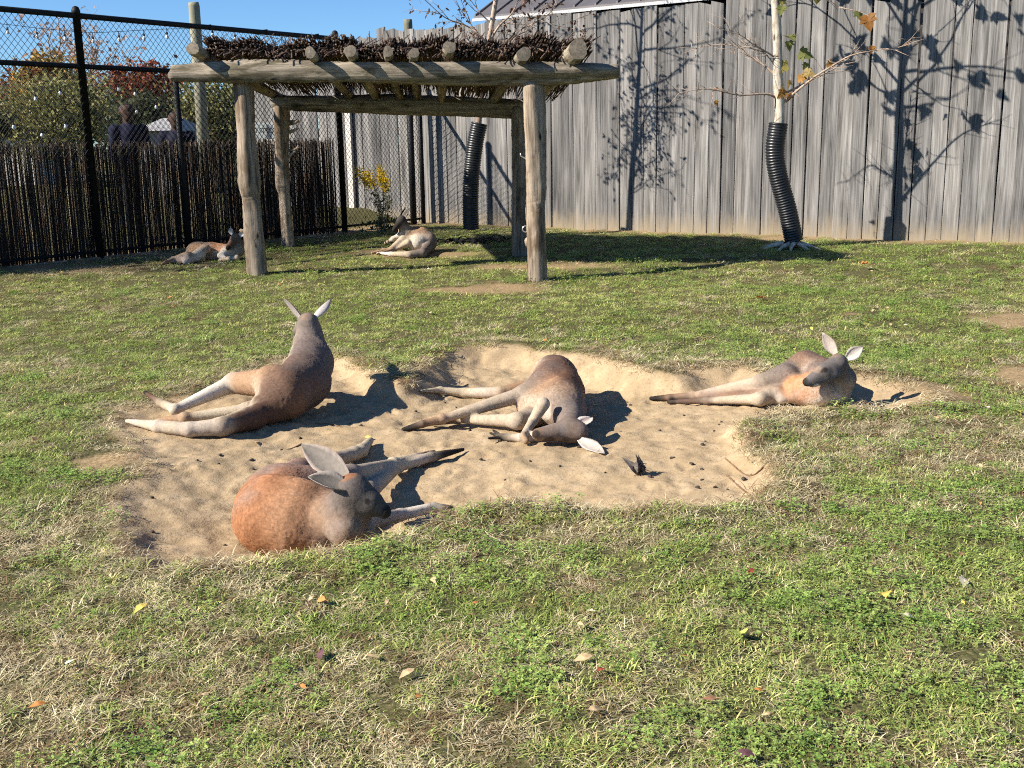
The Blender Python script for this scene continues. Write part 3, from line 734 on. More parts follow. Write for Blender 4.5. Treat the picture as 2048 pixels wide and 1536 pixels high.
pr = [('pel', 'mid', .162, .168, MAROON, (CREAM, (-1, -.2, -.3))), ('mid', 'che', .168, .142, MAROON, (TAN, (-1, -.3, .1))), ('mid', 'bel', .15, .12, TAN, None), ('bel', 'che', .125, .13, TAN, (CREAM, (-.2, -.9, -.2))), ('che', 'nkb', .13, .09, GREY, None), ('nkb', 'hd', .085, .066, GREY, None, .02),
      ('hd', 'muz', .064, .036, (.17, .105, .07), None, .016), ('hd', 'cr', .066, .055, GREY), ('hu', 'pel', .11, .12, MAROON),
      ('t0', 't1', .06, .042, TAN), ('t1', 't2', .042, .033, PALE, None, .02), ('t2', 't3', .033, .022, PALE, None, .02), ('t3', 't4', .022, .010, PALE, None, .02),
      ('s1', 's2', .042, .028, CREAM, None, .02), ('s2', 's3', .028, .020, CREAM, None, .015), ('s3', 's4', .021, .02, TAN, None, .01), ('q1', 'q2', .036, .026, WHITE, None, .02), ('q2', 'q3', .025, .022, CREAM, None, .01),
      ('q3', 'q4', .015, .007, DARK, None, .008), ('q3', 'q5', .015, .007, DARK, None, .008), ('q3', 'q6', .013, .007, DARK, None, .008)]
pr += leg('hu', 'ku', 'au', 'fu', .10, .058, .028, .022, GREY, CREAM, TAN) + [('fu', 'tu', .024, .016, DARK, None, .01)]
pr += leg('hl', 'kl', 'al', 'tl', .085, .050, .027, .020, CREAM, CREAM, TAN)
kangaroo("brown kangaroo flat on its side in mid-sand, head on the ground facing the viewer", -.165, J, pr,
         [('cr', (.0, -.01, .03), 'E1', .085, (-.5, -1.0, .5), (.62, .50, .42), (.62, .57, .5), .6), ('cr', (.0, -.06, -.03), 'E2', .085, (-.1, -.6, 1), (.45, .39, .34), (.45, .39, .34), .3)],
         [('hd', (-.05, -.06, .01), .045, (.16, .135, .12), .8), ('eye', (0, 0, 0), .02, DARK, .9), ('nos', (0, 0, 0), .042, DARK, .95), ('mou', (0, 0, 0), .045, DARK, .7), ('mou', (.1, 0, 0), .03, DARK, .5), ('che', (-.13, -.11, .0), .085, WHITE, .75), ('tu', (0, 0, 0), .035, DARK, .7)], seed=3, fur=0)

# ---- the one on the far right of the sand
DG4 = (.115, .10, .093)
J = dict(pel=(1580, 757, .13), mid=(1613, 743, .17), bk=(1640, 750, .16), che=(1635, 778, .12), ch2=(1598, 780, .09), nkb=(1674, 784, 0, .1), nk=(1690, 758, 0, .06), hd=(1676, 726, 0, .0), md=(1648, 741, 0, -.05), muz=(1614, 764, 0, -.09), chk=(1666, 749, 0, -.04), jaw=(1627, 767, 0, -.08), eye=(1650, 740, 0, -.085), ey2=(1643, 742, 0, -.09), chw=(1634, 776, 0, -.105), brg=(1634, 740, 0, -.07),
         hu=(1570, 757, .15), ku=(1528, 765, .13), au=(1386, 792, .04), fu=(1340, 795, .03), tu=(1302, 797, .022), hl=(1565, 785, .06), kl=(1520, 798, .05), al=(1415, 801, .03), tl=(1338, 804, .018),
         t0=(1555, 788, .06), t1=(1480, 794, .04), t2=(1404, 793, .028), s1=(1605, 788, .07), s2=(1562, 797, .04), s3=(1528, 796, .03), E1=(1645, 665, 0, .05), E2=(1726, 693, 0, -.02))
pr = [('pel', 'mid', .115, .130, GREY, (TAN, (-.7, -.5, -.4))), ('mid', 'bk', .130, .115, (.17, .08, .046), None), ('bk', 'che', .115, .11, GREY, (WHITE, (-.6, -.6, -.5))), ('che', 'ch2', .10, .088, (.44, .175, .06), None), ('che', 'nkb', .10, .08, CREAM), ('nkb', 'nk', .072, .062, DG4, (CREAM, (-.5, -.6, -.6))),
      ('nk', 'hd', .060, .054, DG4), ('hd', 'md', .053, .045, DG4, None, .018), ('md', 'muz', .043, .027, DG4, None, .014), ('chk', 'jaw', .042, .024, DG4, None, .03), ('hu', 'pel', .09, .10, GREY), ('pel', 'ch2', .07, .07, CREAM),
      ('t0', 't1', .05, .036, MAROON), ('t1', 't2', .036, .02, MAROON, None, .02), ('s1', 's2', .045, .03, WHITE), ('s2', 's3', .03, .022, WHITE, None, .02)]
pr += leg('hu', 'ku', 'au', 'fu', .09, .060, .027, .023, GREY, CREAM, TAN) + [('fu', 'tu', .023, .014, DARK, None, .01)]
pr += leg('hl', 'kl', 'al', 'tl', .07, .042, .023, .014, CREAM, CREAM, BROWN)
kangaroo("dark-faced kangaroo with orange shoulder lying at the right end of the hollow, ears up", -.06, J, pr,
         [('hd', (-.01, .02, .055), 'E1', .078, (-.6, -.8, .2), (.5, .42, .36), (.20, .15, .13), .5), ('hd', (.05, -.01, .03), 'E2', .082, (-.3, -1, .2), (.52, .46, .4), (.24, .2, .18), .5)],
         [('ch2', (-.03, -.06, .03), .12, (.36, .16, .065), .75), ('che', (-.07, -.06, .05), .11, (.36, .16, .065), .6), ('hd', (-.02, -.0, .06), .045, (.2, .13, .09), .6), ('che', (-.0, -.09, -.07), .06, WHITE, .8), ('che', (.08, -.07, -.05), .06, WHITE, .6), ('eye', (0, 0, 0), .022, DARK, .95), ('ey2', (0, 0, 0), .014, DARK, .9), ('muz', (-.015, 0, 0), .036, DARK, .95), ('chw', (0, 0, 0), .03, WHITE, .95), ('brg', (0, 0, 0), .035, TAN, .6), ('tu', (.02, 0, 0), .05, DARK, .8), ('tl', (.02, 0, 0), .05, DARK, .7)], seed=4, fur=0, yr=6.5)

# ---- the two by the fence
gl = gz(*Z(420, 520, .16)[:2])
yl = Z(420, 520, gl)[1] + .12
J = dict(pel=(392, 503, 0, .1), mid=(425, 504, 0, .05), che=(460, 506, 0, 0), nkb=(474, 500, 0, -.02), nk=(476, 488, 0, -.02), hd=(471, 477, 0, -.05), muz=(456, 495, 0, -.16), hu=(392, 502, 0, 0), ku=(412, 498, 0, -.12), au=(368, 520, .05), tu=(350, 525, .02), eye=(463, 482, 0, -.11),
         t0=(375, 512, .08), t1=(347, 520, .045), t2=(324, 528, .025), s1=(452, 503, 0, -.1), s2=(441, 511, 0, -.15), s3=(454, 519, .03), q1=(474, 515, .07), q2=(440, 520, .03), hl=(400, 510, .08), al=(372, 524, .03), E1=(461, 454, 0, -.05), E2=(490, 465, 0, -.05))
pr = [('pel', 'mid', .125, .12, GREY, None), ('mid', 'che', .12, .11, (.42, .19, .08), (CREAM, (0, -.5, -.9))), ('che', 'nkb', .11, .085, CREAM), ('nkb', 'nk', .085, .066, GREY), ('nk', 'hd', .066, .062, GREY), ('hd', 'muz', .06, .032, BROWN, None, .025), ('hu', 'ku', .10, .055, TAN, None, .02), ('ku', 'au', .056, .03, CREAM, None, .02), ('au', 'tu', .032, .018, TAN, None, .01),
      ('t0', 't1', .06, .04, TAN), ('t1', 't2', .04, .014, TAN, None, .02), ('s1', 's2', .05, .034, WHITE), ('s2', 's3', .034, .026, WHITE), ('q1', 'q2', .036, .022, CREAM), ('hl', 'al', .07, .035, WHITE)]
kangaroo("kangaroo with orange flank lying by the reed screen, partly behind a shelter post", gl, J, pr,
         [('hd', (-.04, .0, .05), 'E1', .07, (-.3, -1, .2), (.6, .55, .5), (.3, .25, .22), .5), ('hd', (.045, .0, .03), 'E2', .07, (.1, -1, .2), (.65, .6, .55), (.3, .25, .22), .5)],
         [('muz', (0, -.02, 0), .045, DARK, .9), ('hd', (0, -.05, .05), .05, TAN, .5), ('eye', (0, 0, 0), .02, DARK, .9)], h=.010, seed=5, fur=0, yr=yl)
gm_ = gz(*Z(820, 505, .16)[:2])
ym = Z(830, 508, gm_)[1] + .15
J = dict(pel=(854, 483, 0, .12), mid=(842, 474, 0, .15), che=(814, 471, 0, .12), nkb=(810, 462, 0, .1), nk=(808, 452, 0, .08), hd=(803, 440, 0, .05), muz=(788, 460, 0, -.02), th=(833, 487, 0, -.02), ku=(806, 479, 0, -.05), au=(781, 498, .05), tu=(744, 506, .02), k2=(816, 486, 0, -.1), a2=(789, 499, .04), tu2=(754, 508, .02),
         t0=(857, 493, .08), t1=(845, 506, .06), t2=(820, 509, .05), t3=(782, 508, .035), t4=(754, 506, .02), s1=(802, 470, 0, .05), s2=(786, 478, 0, .02), s3=(771, 486, .05), E1=(819, 416, 0, .05), E2=(812, 414, 0, .1))
pr = [('pel', 'mid', .145, .14, TAN, (BROWN, (1, .2, 0))), ('mid', 'che', .14, .11, TAN), ('che', 'nkb', .10, .085, CREAM), ('nkb', 'nk', .085, .068, GREY), ('nk', 'hd', .06, .06, DGREY), ('hd', 'muz', .058, .034, DARK, None, .03), ('th', 'pel', .11, .12, WHITE), ('th', 'ku', .08, .055, CREAM), ('ku', 'au', .055, .03, CREAM, None, .02), ('au', 'tu', .03, .018, TAN, None, .01), ('k2', 'a2', .05, .028, PALE, None, .02), ('a2', 'tu2', .028, .016, TAN, None, .01),
      ('t0', 't1', .075, .06, GREY), ('t1', 't2', .06, .045, GREY, None, .02), ('t2', 't3', .045, .03, CREAM, None, .02), ('t3', 't4', .03, .012, WHITE, None, .02), ('s1', 's2', .045, .03, WHITE), ('s2', 's3', .03, .022, CREAM)]
kangaroo("pale kangaroo with a dark face curled on bare earth near the wire fence corner", gm_, J, pr,
         [('hd', (.02, .0, .05), 'E1', .06, (-.8, -.5, .2), (.08, .07, .065), (.05, .04, .04), .5), ('hd', (-.02, .03, .05), 'E2', .06, (-.9, .2, .2), (.2, .17, .15), (.05, .04, .04), .5)],
         [('muz', (0, 0, 0), .06, DARK, .9)], h=.010, seed=6, fur=0, yr=ym)
# ------------------------------------------------------------------ tall board fence
def wpt(s, off=0.0):                      # along the board fence, off > 0 = into the pen
    return COR + RD * s + RNn * off
def lpt(s, off=0.0):                      # along the wire fence
    return COR + LD * s + LNn * off
fence = empty("board_fence", (*wpt(0), .1))
tag(fence, "tall weathered grey wooden board fence along the back of the pen", "fence")
fa = math.atan2(RD[1], RD[0])
def board_mesh(k):
    r = np.random.default_rng(200 + k); bm = bmesh.new(); w = .198 + r.uniform(-.012, .01)
    prof = [(-w / 2, 0), (w / 2, 0), (w / 2, 1), (-w / 2, 1)]
    if k % 3 == 1: prof = [(-w / 2, 0), (w / 2, 0), (w / 2, .985), (w / 2 - .03, 1), (-w / 2, 1.0)]
    if k % 3 == 2: prof = [(-w / 2, 0), (w / 2, 0), (w / 2, 1.004), (-w / 2, .996)]
    bow = r.uniform(-.006, .006)
    nseg = 5; rows = []
    for t in range(nseg + 1):
        f = t / nseg; dx = bow * sin(pi * f) + r.uniform(-.0015, .0015); zz_ = 3.3 * f
        if t == nseg: pts = [(-w / 2 + dx, 3.3 * (prof[-1][1])), (w / 2 + dx, 3.3 * prof[2][1])]
        else: pts = [(-w / 2 + dx, zz_), (w / 2 + dx, zz_)]
        cup = r.uniform(-.004, .004)
        rows.append([bm.verts.new((pts[0][0], -.011 - cup, pts[0][1])), bm.verts.new((pts[0][0] + .006, -.014 - cup, pts[0][1])), bm.verts.new((pts[1][0] - .006, -.014, pts[1][1])), bm.verts.new((pts[1][0], -.011, pts[1][1])),
                     bm.verts.new((pts[1][0], .011, pts[1][1])), bm.verts.new((pts[0][0], .011, pts[0][1]))])
    for t in range(nseg):
        a_, b_ = rows[t], rows[t + 1]
        for i in range(6): bm.faces.new((a_[i], a_[(i + 1) % 6], b_[(i + 1) % 6], b_[i]))
    bm.faces.new(rows[0][::-1]); bm.faces.new(rows[-1])
    me = bpy.data.meshes.new("board"); bm.to_mesh(me); bm.free(); me.materials.append(M['fence']); return me
bmeshes = [board_mesh(k) for k in range(9)]
top_s = np.array([-6, -4.5, -1.9, -1.2, -.9, -.6, .1, 1.2, 2.2, 3.0, 4.6, 5.7, 7.0, 7.9, 9.4, 14]); top_z = np.array([3.38, 3.39, 3.42, 3.44, 3.52, 3.52, 3.46, 3.49, 3.53, 3.5, 3.49, 3.5, 3.45, 3.32, 3.40, 3.4])
r = np.random.default_rng(77); s_ = -4.5; i = 0
while s_ < 13.2:
    z0 = .155 + .02 * r.random(); hgt = np.interp(s_, top_s, top_z) + r.choice([-.03, 0, 0, .02, .05]) * r.random() - z0
    o = bpy.data.objects.new("board", bmeshes[r.integers(0, 9)]); col.objects.link(o); o.parent = fence
    p = wpt(s_, r.uniform(-.009, .009)); q = local(fence, (p[0], p[1], z0)); o.location = q; o.rotation_euler = (r.uniform(-.004, .004), r.uniform(-.005, .005), fa + r.uniform(-.045, .045)); o.scale = (1, 1, hgt / 3.3)
    s_ += .2 + r.uniform(.005, .016); i += 1
for zc in (.55, 1.8, 3.05):
    a_, b_ = wpt(-4.6, -.045), wpt(13.3, -.045)
    u = np.array([RD[0], RD[1]]); n_ = np.array([RNn[0], RNn[1]]) * .022
    V = [(*(q + sg * n_), z) for z in (zc - .07, zc + .07) for q in (a_, b_) for sg in (-1, 1)]
    mb = MB(); mb.add(local(fence, V), [(0, 1, 3, 2), (4, 6, 7, 5), (0, 2, 6, 4), (1, 5, 7, 3), (0, 4, 5, 1), (2, 3, 7, 6)]); mb.build("rail", M['fence'], fence)
for s_ in np.arange(-4.4, 13.5, 2.4):
    p = wpt(s_, -.13); V, F = boxvf(-.06, .06, -.06, .06, 0, 3.1); V = np.array(V) @ np.array([[cos(fa), sin(fa), 0], [-sin(fa), cos(fa), 0], [0, 0, 1]]) + (*p, .05)
    MB().add(local(fence, V), F).build("post", M['fence'], fence)

# pale gate post that stands just behind the wire near the corner
p = wpt(-1.72, .06); V, F = boxvf(-.06, .06, -.03, .03, 0, 2.5)
gp = MB().add(np.array(V) @ np.array([[cos(fa), sin(fa), 0], [-sin(fa), cos(fa), 0], [0, 0, 1]]), F).build("wooden_post", simple("pale_planed_wood", (.50, .46, .41), .7, .2, 9)); gp.location = (*p, .12)
tag(gp, "pale square wooden post behind the wire mesh beside the yellow flowers", "post")

# ------------------------------------------------------------------ black wire fence with reed screen
wf = empty("chain_link_fence", (*lpt(0), .1)); tag(wf, "black chain link fence with rails and posts on the left side", "fence")
def rail(s0, s1, z0, z1, rad, nm="rail"):
    V, F = tube([(*lpt(s0), z0), (*lpt((s0 + s1) / 2), (z0 + z1) / 2), (*lpt(s1), z1)], rad, 10)
    return MB().add(local(wf, V), F).build(nm, M['black'], wf, True)
SE = 9.6
rail(2.02, SE, 3.2, 3.235, .036); rail(.16, SE, 2.58, 2.625, .033); rail(.16, SE, .3, .27, .02)
def wpost(s0, z1, rad, dome=True, off=0.0):
    p = lpt(s0, off); rr = [rad, rad, rad * 1.12, rad * 1.12, rad * .8, rad * .25] if dome else [rad, rad]
    zz_ = [0.05, z1 - .04, z1 - .04, z1 + .01, z1 + .05, z1 + .065] if dome else [.05, z1]
    V, F = tube([(*p, z) for z in zz_], rr, 12); return MB().add(local(wf, V), F).build("post", M['black'], wf, True)
for s0, z1 in ((2.03, 3.26), (6.42, 3.27)): wpost(s0, z1, .048)
for s0, z1 in ((5.05, 2.62), (8.6, 2.64), (.16, 2.6)): wpost(s0, z1, .04, False, .02)
wpost(.42, 2.6, .052, False, .03)
for s0 in (.3, 2.4, 3.4, 4.4, 5.6, 6.9, 7.7):                                # ties along the top rail
    if s0 < 2: continue
    V, F = tube([(*lpt(s0), 3.19), (*lpt(s0 + .01), 3.25)], [.042, .03], 8); MB().add(local(wf, V), F).build("tie", M['black'], wf)
def wire_panel(s0, s1, z0, z1, off, dx=.082, rad=.0036, amp=.0):
    mb = MB(); H_ = z1 - z0; sl = 1.18
    for sg in (1, -1):
        k0 = s0 - H_ / sl - dx; 
        while k0 < s1 + H_ / sl:
            pts = []
            for z in (z0, z1):
                pts.append((k0 + sg * (z - z0) / sl + (0 if sg > 0 else 0), z))
            (a0, za), (a1, zb) = pts
            def cut(sv): return za + (zb - za) * (sv - a0) / (a1 - a0)
            lo_, hi_ = (a0, a1) if a0 < a1 else (a1, a0)
            if hi_ > s0 and lo_ < s1:
                e0, e1 = max(lo_, s0), min(hi_, s1)
                P0, P1 = (*lpt(e0, off + .004 * sg), cut(e0)), (*lpt(e1, off + .004 * sg), cut(e1))
                V, F = tube([P0, P1], rad, 3, cap=False); mb.add(local(wf, V), F)
            k0 += dx
    o = mb.build("wire_mesh", M['black'], wf); o["kind"] = "stuff"; return o
wire_panel(2.05, SE, 2.55, 3.22, 0); wire_panel(.2, SE, .22, 2.6, .03); wire_panel(2.05, SE, .22, 2.55, -.05, .082, .003)
kb = MB()
P0, P1 = lpt(.1, .02), lpt(SE, .02)
V = [(*(q + LNn * e), z) for z in (.06, .215) for q in (P0, P1) for e in (-.02, .02)]
kb.add(local(wf, V), [(0, 1, 3, 2), (4, 6, 7, 5), (0, 2, 6, 4), (1, 5, 7, 3), (0, 4, 5, 1), (2, 3, 7, 6)]); kb.build("kickboard", M['beam'], wf)

rsn = empty("reed_screen", (*lpt(5), .1)); tag(rsn, "dark brown screen of upright thin reeds behind the wire fence", "screen")
mb = MB(); r = np.random.default_rng(12); s_ = 2.08; 
while s_ < SE:
    of = -.11 + r.uniform(-.025, .025); zt = 1.66 + r.uniform(-.05, .04); tl_ = r.uniform(-.012, .012)
    c_ = np.array([.055, .036, .025]) * r.uniform(.4, 1.6) if r.random() < .87 else np.array([.26, .21, .15]) * r.uniform(.7, 1.2)
    V, F = tube([(*lpt(s_, of), .14), (*lpt(s_ + tl_ + r.uniform(-.004, .004), of), .9), (*lpt(s_ + 2 * tl_, of), zt)], [r.uniform(.0045, .008), r.uniform(.0045, .0075), .004], 5)
    mb.add(local(rsn, V), F, c_); s_ += r.uniform(.0025, .0095)
    if r.random() < .02: s_ += r.uniform(.005, .02)
o = mb.build("reeds", M['twig'], rsn); o["kind"] = "stuff"
for z in (.45, 1.0, 1.5):
    V, F = tube([(*lpt(2.1, -.14), z), (*lpt(SE, -.14), z)], .003, 4); MB().add(local(rsn, V), F).build("binding_wire", M['black'], rsn)

# ------------------------------------------------------------------ rustic shelter
sh0 = Z(517, 552, .09)
sh = empty("log_shelter", (sh0[0], sh0[1], 0)); tag(sh, "open log shelter with crooked posts and a dark twig thatched roof", "shelter")
MATS = {}
def log(nm, P, R_, seed, mat, n=14, per=7, bmp=.07, flat=1.0):
    """knobbly log; local z runs along it so that the grain follows"""
    P = np.asarray(P, float); a_, b_ = P[0], P[-1]; ax = (b_ - a_) / np.linalg.norm(b_ - a_); u, v = frame(ax)
    Q = resample(P, per); rr = np.interp(np.linspace(0, 1, len(Q)), np.linspace(0, 1, len(R_)), R_)
    rs_ = np.random.default_rng(seed); V = []; F = []; ph = rs_.random(6) * 6.28
    for i, q in enumerate(Q):
        t_ = i / (len(Q) - 1)
        for k in range(n):
            an = 2 * pi * k / n
            w = 1 + bmp * (sin(2 * an + ph[0] + 3 * t_) * .6 + sin(3 * an + ph[1] - 5 * t_) * .5 + sin(an * 5 + ph[2] + 9 * t_) * .3 + .5 * (rs_.random() - .5))
            V.append((q + rr[i] * w * (cos(an) * u + flat * sin(an) * v)))
    for i in range(len(Q) - 1):
        for k in range(n): F.append((i * n + k, i * n + (k + 1) % n, (i + 1) * n + (k + 1) % n, (i + 1) * n + k))
    m0 = len(V); V.append(Q[0] - ax * .004); V.append(Q[-1] + ax * .004)
    for k in range(n): F.append((m0, (k + 1) % n, k)); F.append((m0 + 1, (len(Q) - 1) * n + k, (len(Q) - 1) * n + (k + 1) % n))
    V = np.array(V) - a_; Rm = np.array([u, v, ax])
    mb = MB(); mb.add(V @ Rm.T, F); me = mb.mesh(nm, True); o = link(nm, me, mat, sh)
    mw = Matrix(((u[0], v[0], ax[0], 0), (u[1], v[1], ax[1], 0), (u[2], v[2], ax[2], 0), (0, 0, 0, 1)))
    o.matrix_local = MATS[o.name] = Matrix.Translation(Vector(local(sh, a_))) @ mw
    me.materials.append(M['endgrain'])
    for p_ in me.polygons:
        if len(p_.vertices) == 3: p_.use_smooth = False; p_.material_index = 1
    return o
def stub(parent, at, d, L, r0):
    """broken branch stub on a log, given in world space"""
    inv = MATS[parent.name].inverted(); a_ = inv @ Vector(local(sh, at)); dd = (inv.to_3x3() @ Vector(d)).normalized()
    a_, dd = np.array(a_), np.array(dd); V, F = tube([a_ - dd * .05, a_ + dd * L * .5, a_ + dd * L + np.array((0, 0, L * .15))], [r0 * 1.35, r0, r0 * .6], 7, .12, int(abs(at[0]) * 1000) % 999)
    return MB().add(V, F).build("branch_stub", M['log'], parent, True)
def pst(px, py, zb, top_px, top_py, top_y, R_, seed, mid=0.0):
    a_ = Z(px, py, zb); b_ = D(top_px, top_py, top_y); a_[2] = gz(a_[0], a_[1]) - .05
    m_ = (a_ + b_) / 2 + np.array([mid, 0, 0])
    return log("post", [a_, a_ * .65 + b_ * .35 + np.array([mid * .5, 0, 0]), m_, b_], R_, seed, M['log'], 18, 18, .15), a_, b_
pFL, aFL, bFL = pst(517, 553, .09, 487, 160, 12.95, [.112, .11, .098, .092, .125, .10, .12], 1, -.03)
pFR, aFR, bFR = pst(1074, 557, .09, 1066, 165, 12.27, [.118, .112, .105, .108, .11], 2, .015)
pBL, aBL, bBL = pst(577, 500, .13, 563, 205, 15.6, [.10, .088, .08, .105, .085, .11], 3, -.035)
pBR, aBR, bBR = pst(1040, 506, .13, 1040, 215, 14.75, [.12, .115, .11, .11, .11], 4)
for at, d, L, r0, pp in [((485, 300, 12.95), (-1, -.4, .1), .05, .012, pFL), ((483, 320, 12.95), (-1, -.3, 0), .055, .012, pFL), ((505, 290, 12.95), (.5, -1, .1), .06, .025, pFL), ((500, 235, 12.95), (.6, -1, .2), .06, .03, pFL), ((500, 435, 12.95), (-.2, -1, .5), .10, .03, pFL), ((492, 465, 12.95), (-1, -.5, .2), .09, .025, pFL), ((512, 497, 12.95), (-.5, -1, .1), .04, .025, pFL),
                          ((1060, 488, 12.27), (-.4, -1, .4), .10, .05, pFR), ((1078, 440, 12.27), (.4, -1, 0), .03, .035, pFR), ((1066, 210, 12.27), (-.6, -1, .2), .05, .03, pFR),
                          ((585, 245, 15.6), (1, -.3, .1), .10, .028, pBL), ((585, 262, 15.6), (1, -.2, .3), .09, .02, pBL), ((582, 300, 15.6), (1, -.3, .1), .14, .018, pBL), ((582, 310, 15.6), (1, -.2, .9), .16, .016, pBL), ((566, 320, 15.6), (-1, -.4, .1), .05, .016, pBL), ((580, 470, 15.6), (.4, -1, .2), .05, .025, pBL)]:
    stub(pp, D(*at) + np.array([0, .08, 0]) if pp is not pBL else D(*at), d, L, r0)
# eye bolt and hook on the right-hand front post
inv = MATS[pFR.name].inverted(); q = np.array(inv @ Vector(local(sh, D(1051, 458, 12.27))))
th = np.linspace(0, 2 * pi, 15); ringp = np.array([D(1051, 458, 12.24) + .034 * np.array([cos(t_), 0, sin(t_)]) for t_ in th])
V, F = tube([np.array(inv @ Vector(local(sh, p_))) for p_ in ringp], .007, 6); V2, F2 = tube([np.array(inv @ Vector(local(sh, p_))) for p_ in (D(1056, 458, 12.24), D(1070, 455, 12.27))], .008, 6)
MB().add(V, F).add(V2, F2).build("eye_bolt", simple("galvanised_steel", (.6, .6, .6), .35, .1, 20, .9), pFR, True)
V, F = tube([np.array(inv @ Vector(local(sh, D(*p_, 12.22)))) for p_ in ((1066, 318), (1052, 318), (1041, 312), (1041, 306))], .008, 6)
MB().add(V, F).build("hook", simple("galvanised_hook", (.55, .55, .55), .35, .1, 20, .9), pFR, True)
# front and back beams
fb = log("beam", [D(346, 147, 12.93), D(560, 143, 12.75), D(830, 146, 12.45), D(1080, 146, 12.2), D(1238, 143, 12.05)], [.10, .135, .125, .12, .125, .11, .06], 11, M['beam'], 18, 22, .24)
bb = log("beam", [D(548, 204, 15.6), D(700, 208, 15.3), D(900, 214, 15.0), D(1066, 218, 14.7)], [.10, .12, .13, .12, .11], 12, M['beam'], 14, 14, .2)
SLOT = [(385, 97, .068, -.62), (620, 105, .058, -.1), (700, 102, .062, 0), (776, 103, .055, 0), (828, 106, .052, 0), (899, 94, .062, 0), (1048, 108, .072, 0), (1156, 98, .10, .12)]
bdir = (bb_ := D(1066, 218, 14.7) - D(548, 204, 15.6))
for k, (px, py, rr, skew) in enumerate(SLOT):
    yf = np.interp(px, [346, 1238], [12.93, 12.05]); a_ = D(px, py, yf - .3)
    fx = (px - 385) / (1158 - 385); b_ = D(548, 188, 15.6) * (1 - fx) + D(1066, 203, 14.7) * fx; b_ = b_ + (b_ - a_) * .12
    m_ = D(px, py, yf); m_ = a_ + (b_ - a_) * .3
    o = log("rafter", [a_, a_ + (b_ - a_) * .5 + np.array([random.uniform(-.04, .04), 0, random.uniform(-.02, .02)]), b_], [rr * 1.05, rr, rr, rr * .8], 20 + k, M['beam'], 12, 6, .12)
# thatch of thin sticks lying from front to back
mb = MB(); r = np.random.default_rng(5)
FLc, FRc = D(412, 108, 12.93), D(1172, 104, 12.1); BLc, BRc = D(505, 176, 15.95), D(1108, 196, 14.65)
for k in range(4600):
    f = r.random(); lay = r.random()
    a_ = FLc + (FRc - FLc) * f; b_ = BLc + (BRc - BLc) * (f + r.uniform(-.02, .02))
    sag = .035 * sin(f * 23) + .03 * sin(f * 51 + 1)
    fan = (f - .12) * .2 if f < .12 else ((f - .8) * .35 if f > .8 else 0)
    t0_ = r.uniform(-.03, .03) if k % 2 else r.uniform(0, .75); t1_ = min(t0_ + r.uniform(.25, .6), 1.06)
    up = (.0 if k % 3 == 0 else .02 + .13 * lay) + sag
    pa, pb = a_ + (b_ - a_) * t0_ + np.array([fan, 0, up + r.uniform(-.01, .02)]), a_ + (b_ - a_) * t1_ + np.array([r.uniform(-.06, .06), 0, up - .03 + r.uniform(-.01, .01)])
    c_ = np.array([.085, .056, .042]) * r.uniform(.4, 1.7) if r.random() < .86 else np.array([.27, .2, .14]) * r.uniform(.7, 1.2)
    V, F = tube([pa, (pa + pb) / 2 + r.uniform(-.012, .012, 3), pb], [r.uniform(.005, .010), r.uniform(.005, .009), .004], 5); mb.add(local(sh, V), F, c_)
for k in range(420):                                            # loose ends standing up along the front edge
    f = r.random(); a_ = FLc + (FRc - FLc) * f + np.array([0, .05, .06]); d = np.array([r.uniform(-.1, .2), r.uniform(-.1, .3), r.uniform(.02, .17)]) * r.uniform(.5, 1.2)
    V, F = tube([a_ - d * .8, a_, a_ + d], [.008, .007, .004], 5); mb.add(local(sh, V), F, np.array([.09, .06, .045]) * r.uniform(.5, 1.8))
o = mb.build("thatch", M['twig'], sh); o["kind"] = "stuff"

# ------------------------------------------------------------------ barn behind the boards
br = empty("barn", (2.5, 21, 0)); tag(br, "barn with a grey-brown standing seam metal roof rising behind the boards", "barn")
e0 = D(948, 36, 19.9); eave_z = 3.72
e0 = np.array([e0[0], e0[1], eave_z]); EL = 12.0; up = np.array([.559 * 5, .829 * 5, 2.5])
rd3 = np.array([RD[0], RD[1], 0]); M['roof'] = simple("grey_metal_roofing", (.135, .122, .118), .42, .15, 3, .3, 0, .5)
pa = [e0, e0 + rd3 * EL, e0 + rd3 * EL + up, e0 + up]; th_ = np.array([0, 0, -.03])
roof = MB().add(local(br, pa + [q + th_ for q in pa]), [(0, 1, 2, 3), (7, 6, 5, 4), (0, 4, 5, 1), (1, 5, 6, 2), (2, 6, 7, 3), (3, 7, 4, 0)]).build("roof", M['roof'], br)
for k in range(int(EL / .4)):
    q0 = e0 + rd3 * (.02 + k * .4); V, F = boxvf(-.014, .014, 0, 1, 0, 1)
    V = [q0 + rd3 * v[0] + up * v[1] + np.array([0, 0, .032]) * v[2] + np.array([0, 0, .001]) for v in V]
    MB().add(local(br, V), F).build("seam", M['roof'], roof)
trim = simple("white_painted_trim", (.42, .42, .42), .5, .1, 5)
q0 = e0 + np.array([0, 0, -.035]); n3 = np.array([RNn[0], RNn[1], 0])
V = [q0 + rd3 * a_ + n3 * b_ + np.array([0, 0, c_]) for c_ in (-.05, 0) for b_ in (.004, .03) for a_ in (-.02, EL)]
MB().add(local(br, V), [(0, 2, 3, 1), (4, 5, 7, 6), (0, 1, 5, 4), (2, 6, 7, 3), (0, 4, 6, 2), (1, 3, 7, 5)]).build("eave_trim", trim, br)
w0 = e0 - n3 * .35; V = [w0 + rd3 * a_ + np.array([0, 0, z - eave_z]) for z in (0, eave_z + .12) for a_ in (.3, EL)]
bw = np.array([w0 + rd3 * a_ - n3 * b_ + np.array([0, 0, z - eave_z]) for z in (0, eave_z + .1) for b_ in (0, 6) for a_ in (.35, EL - .3)])
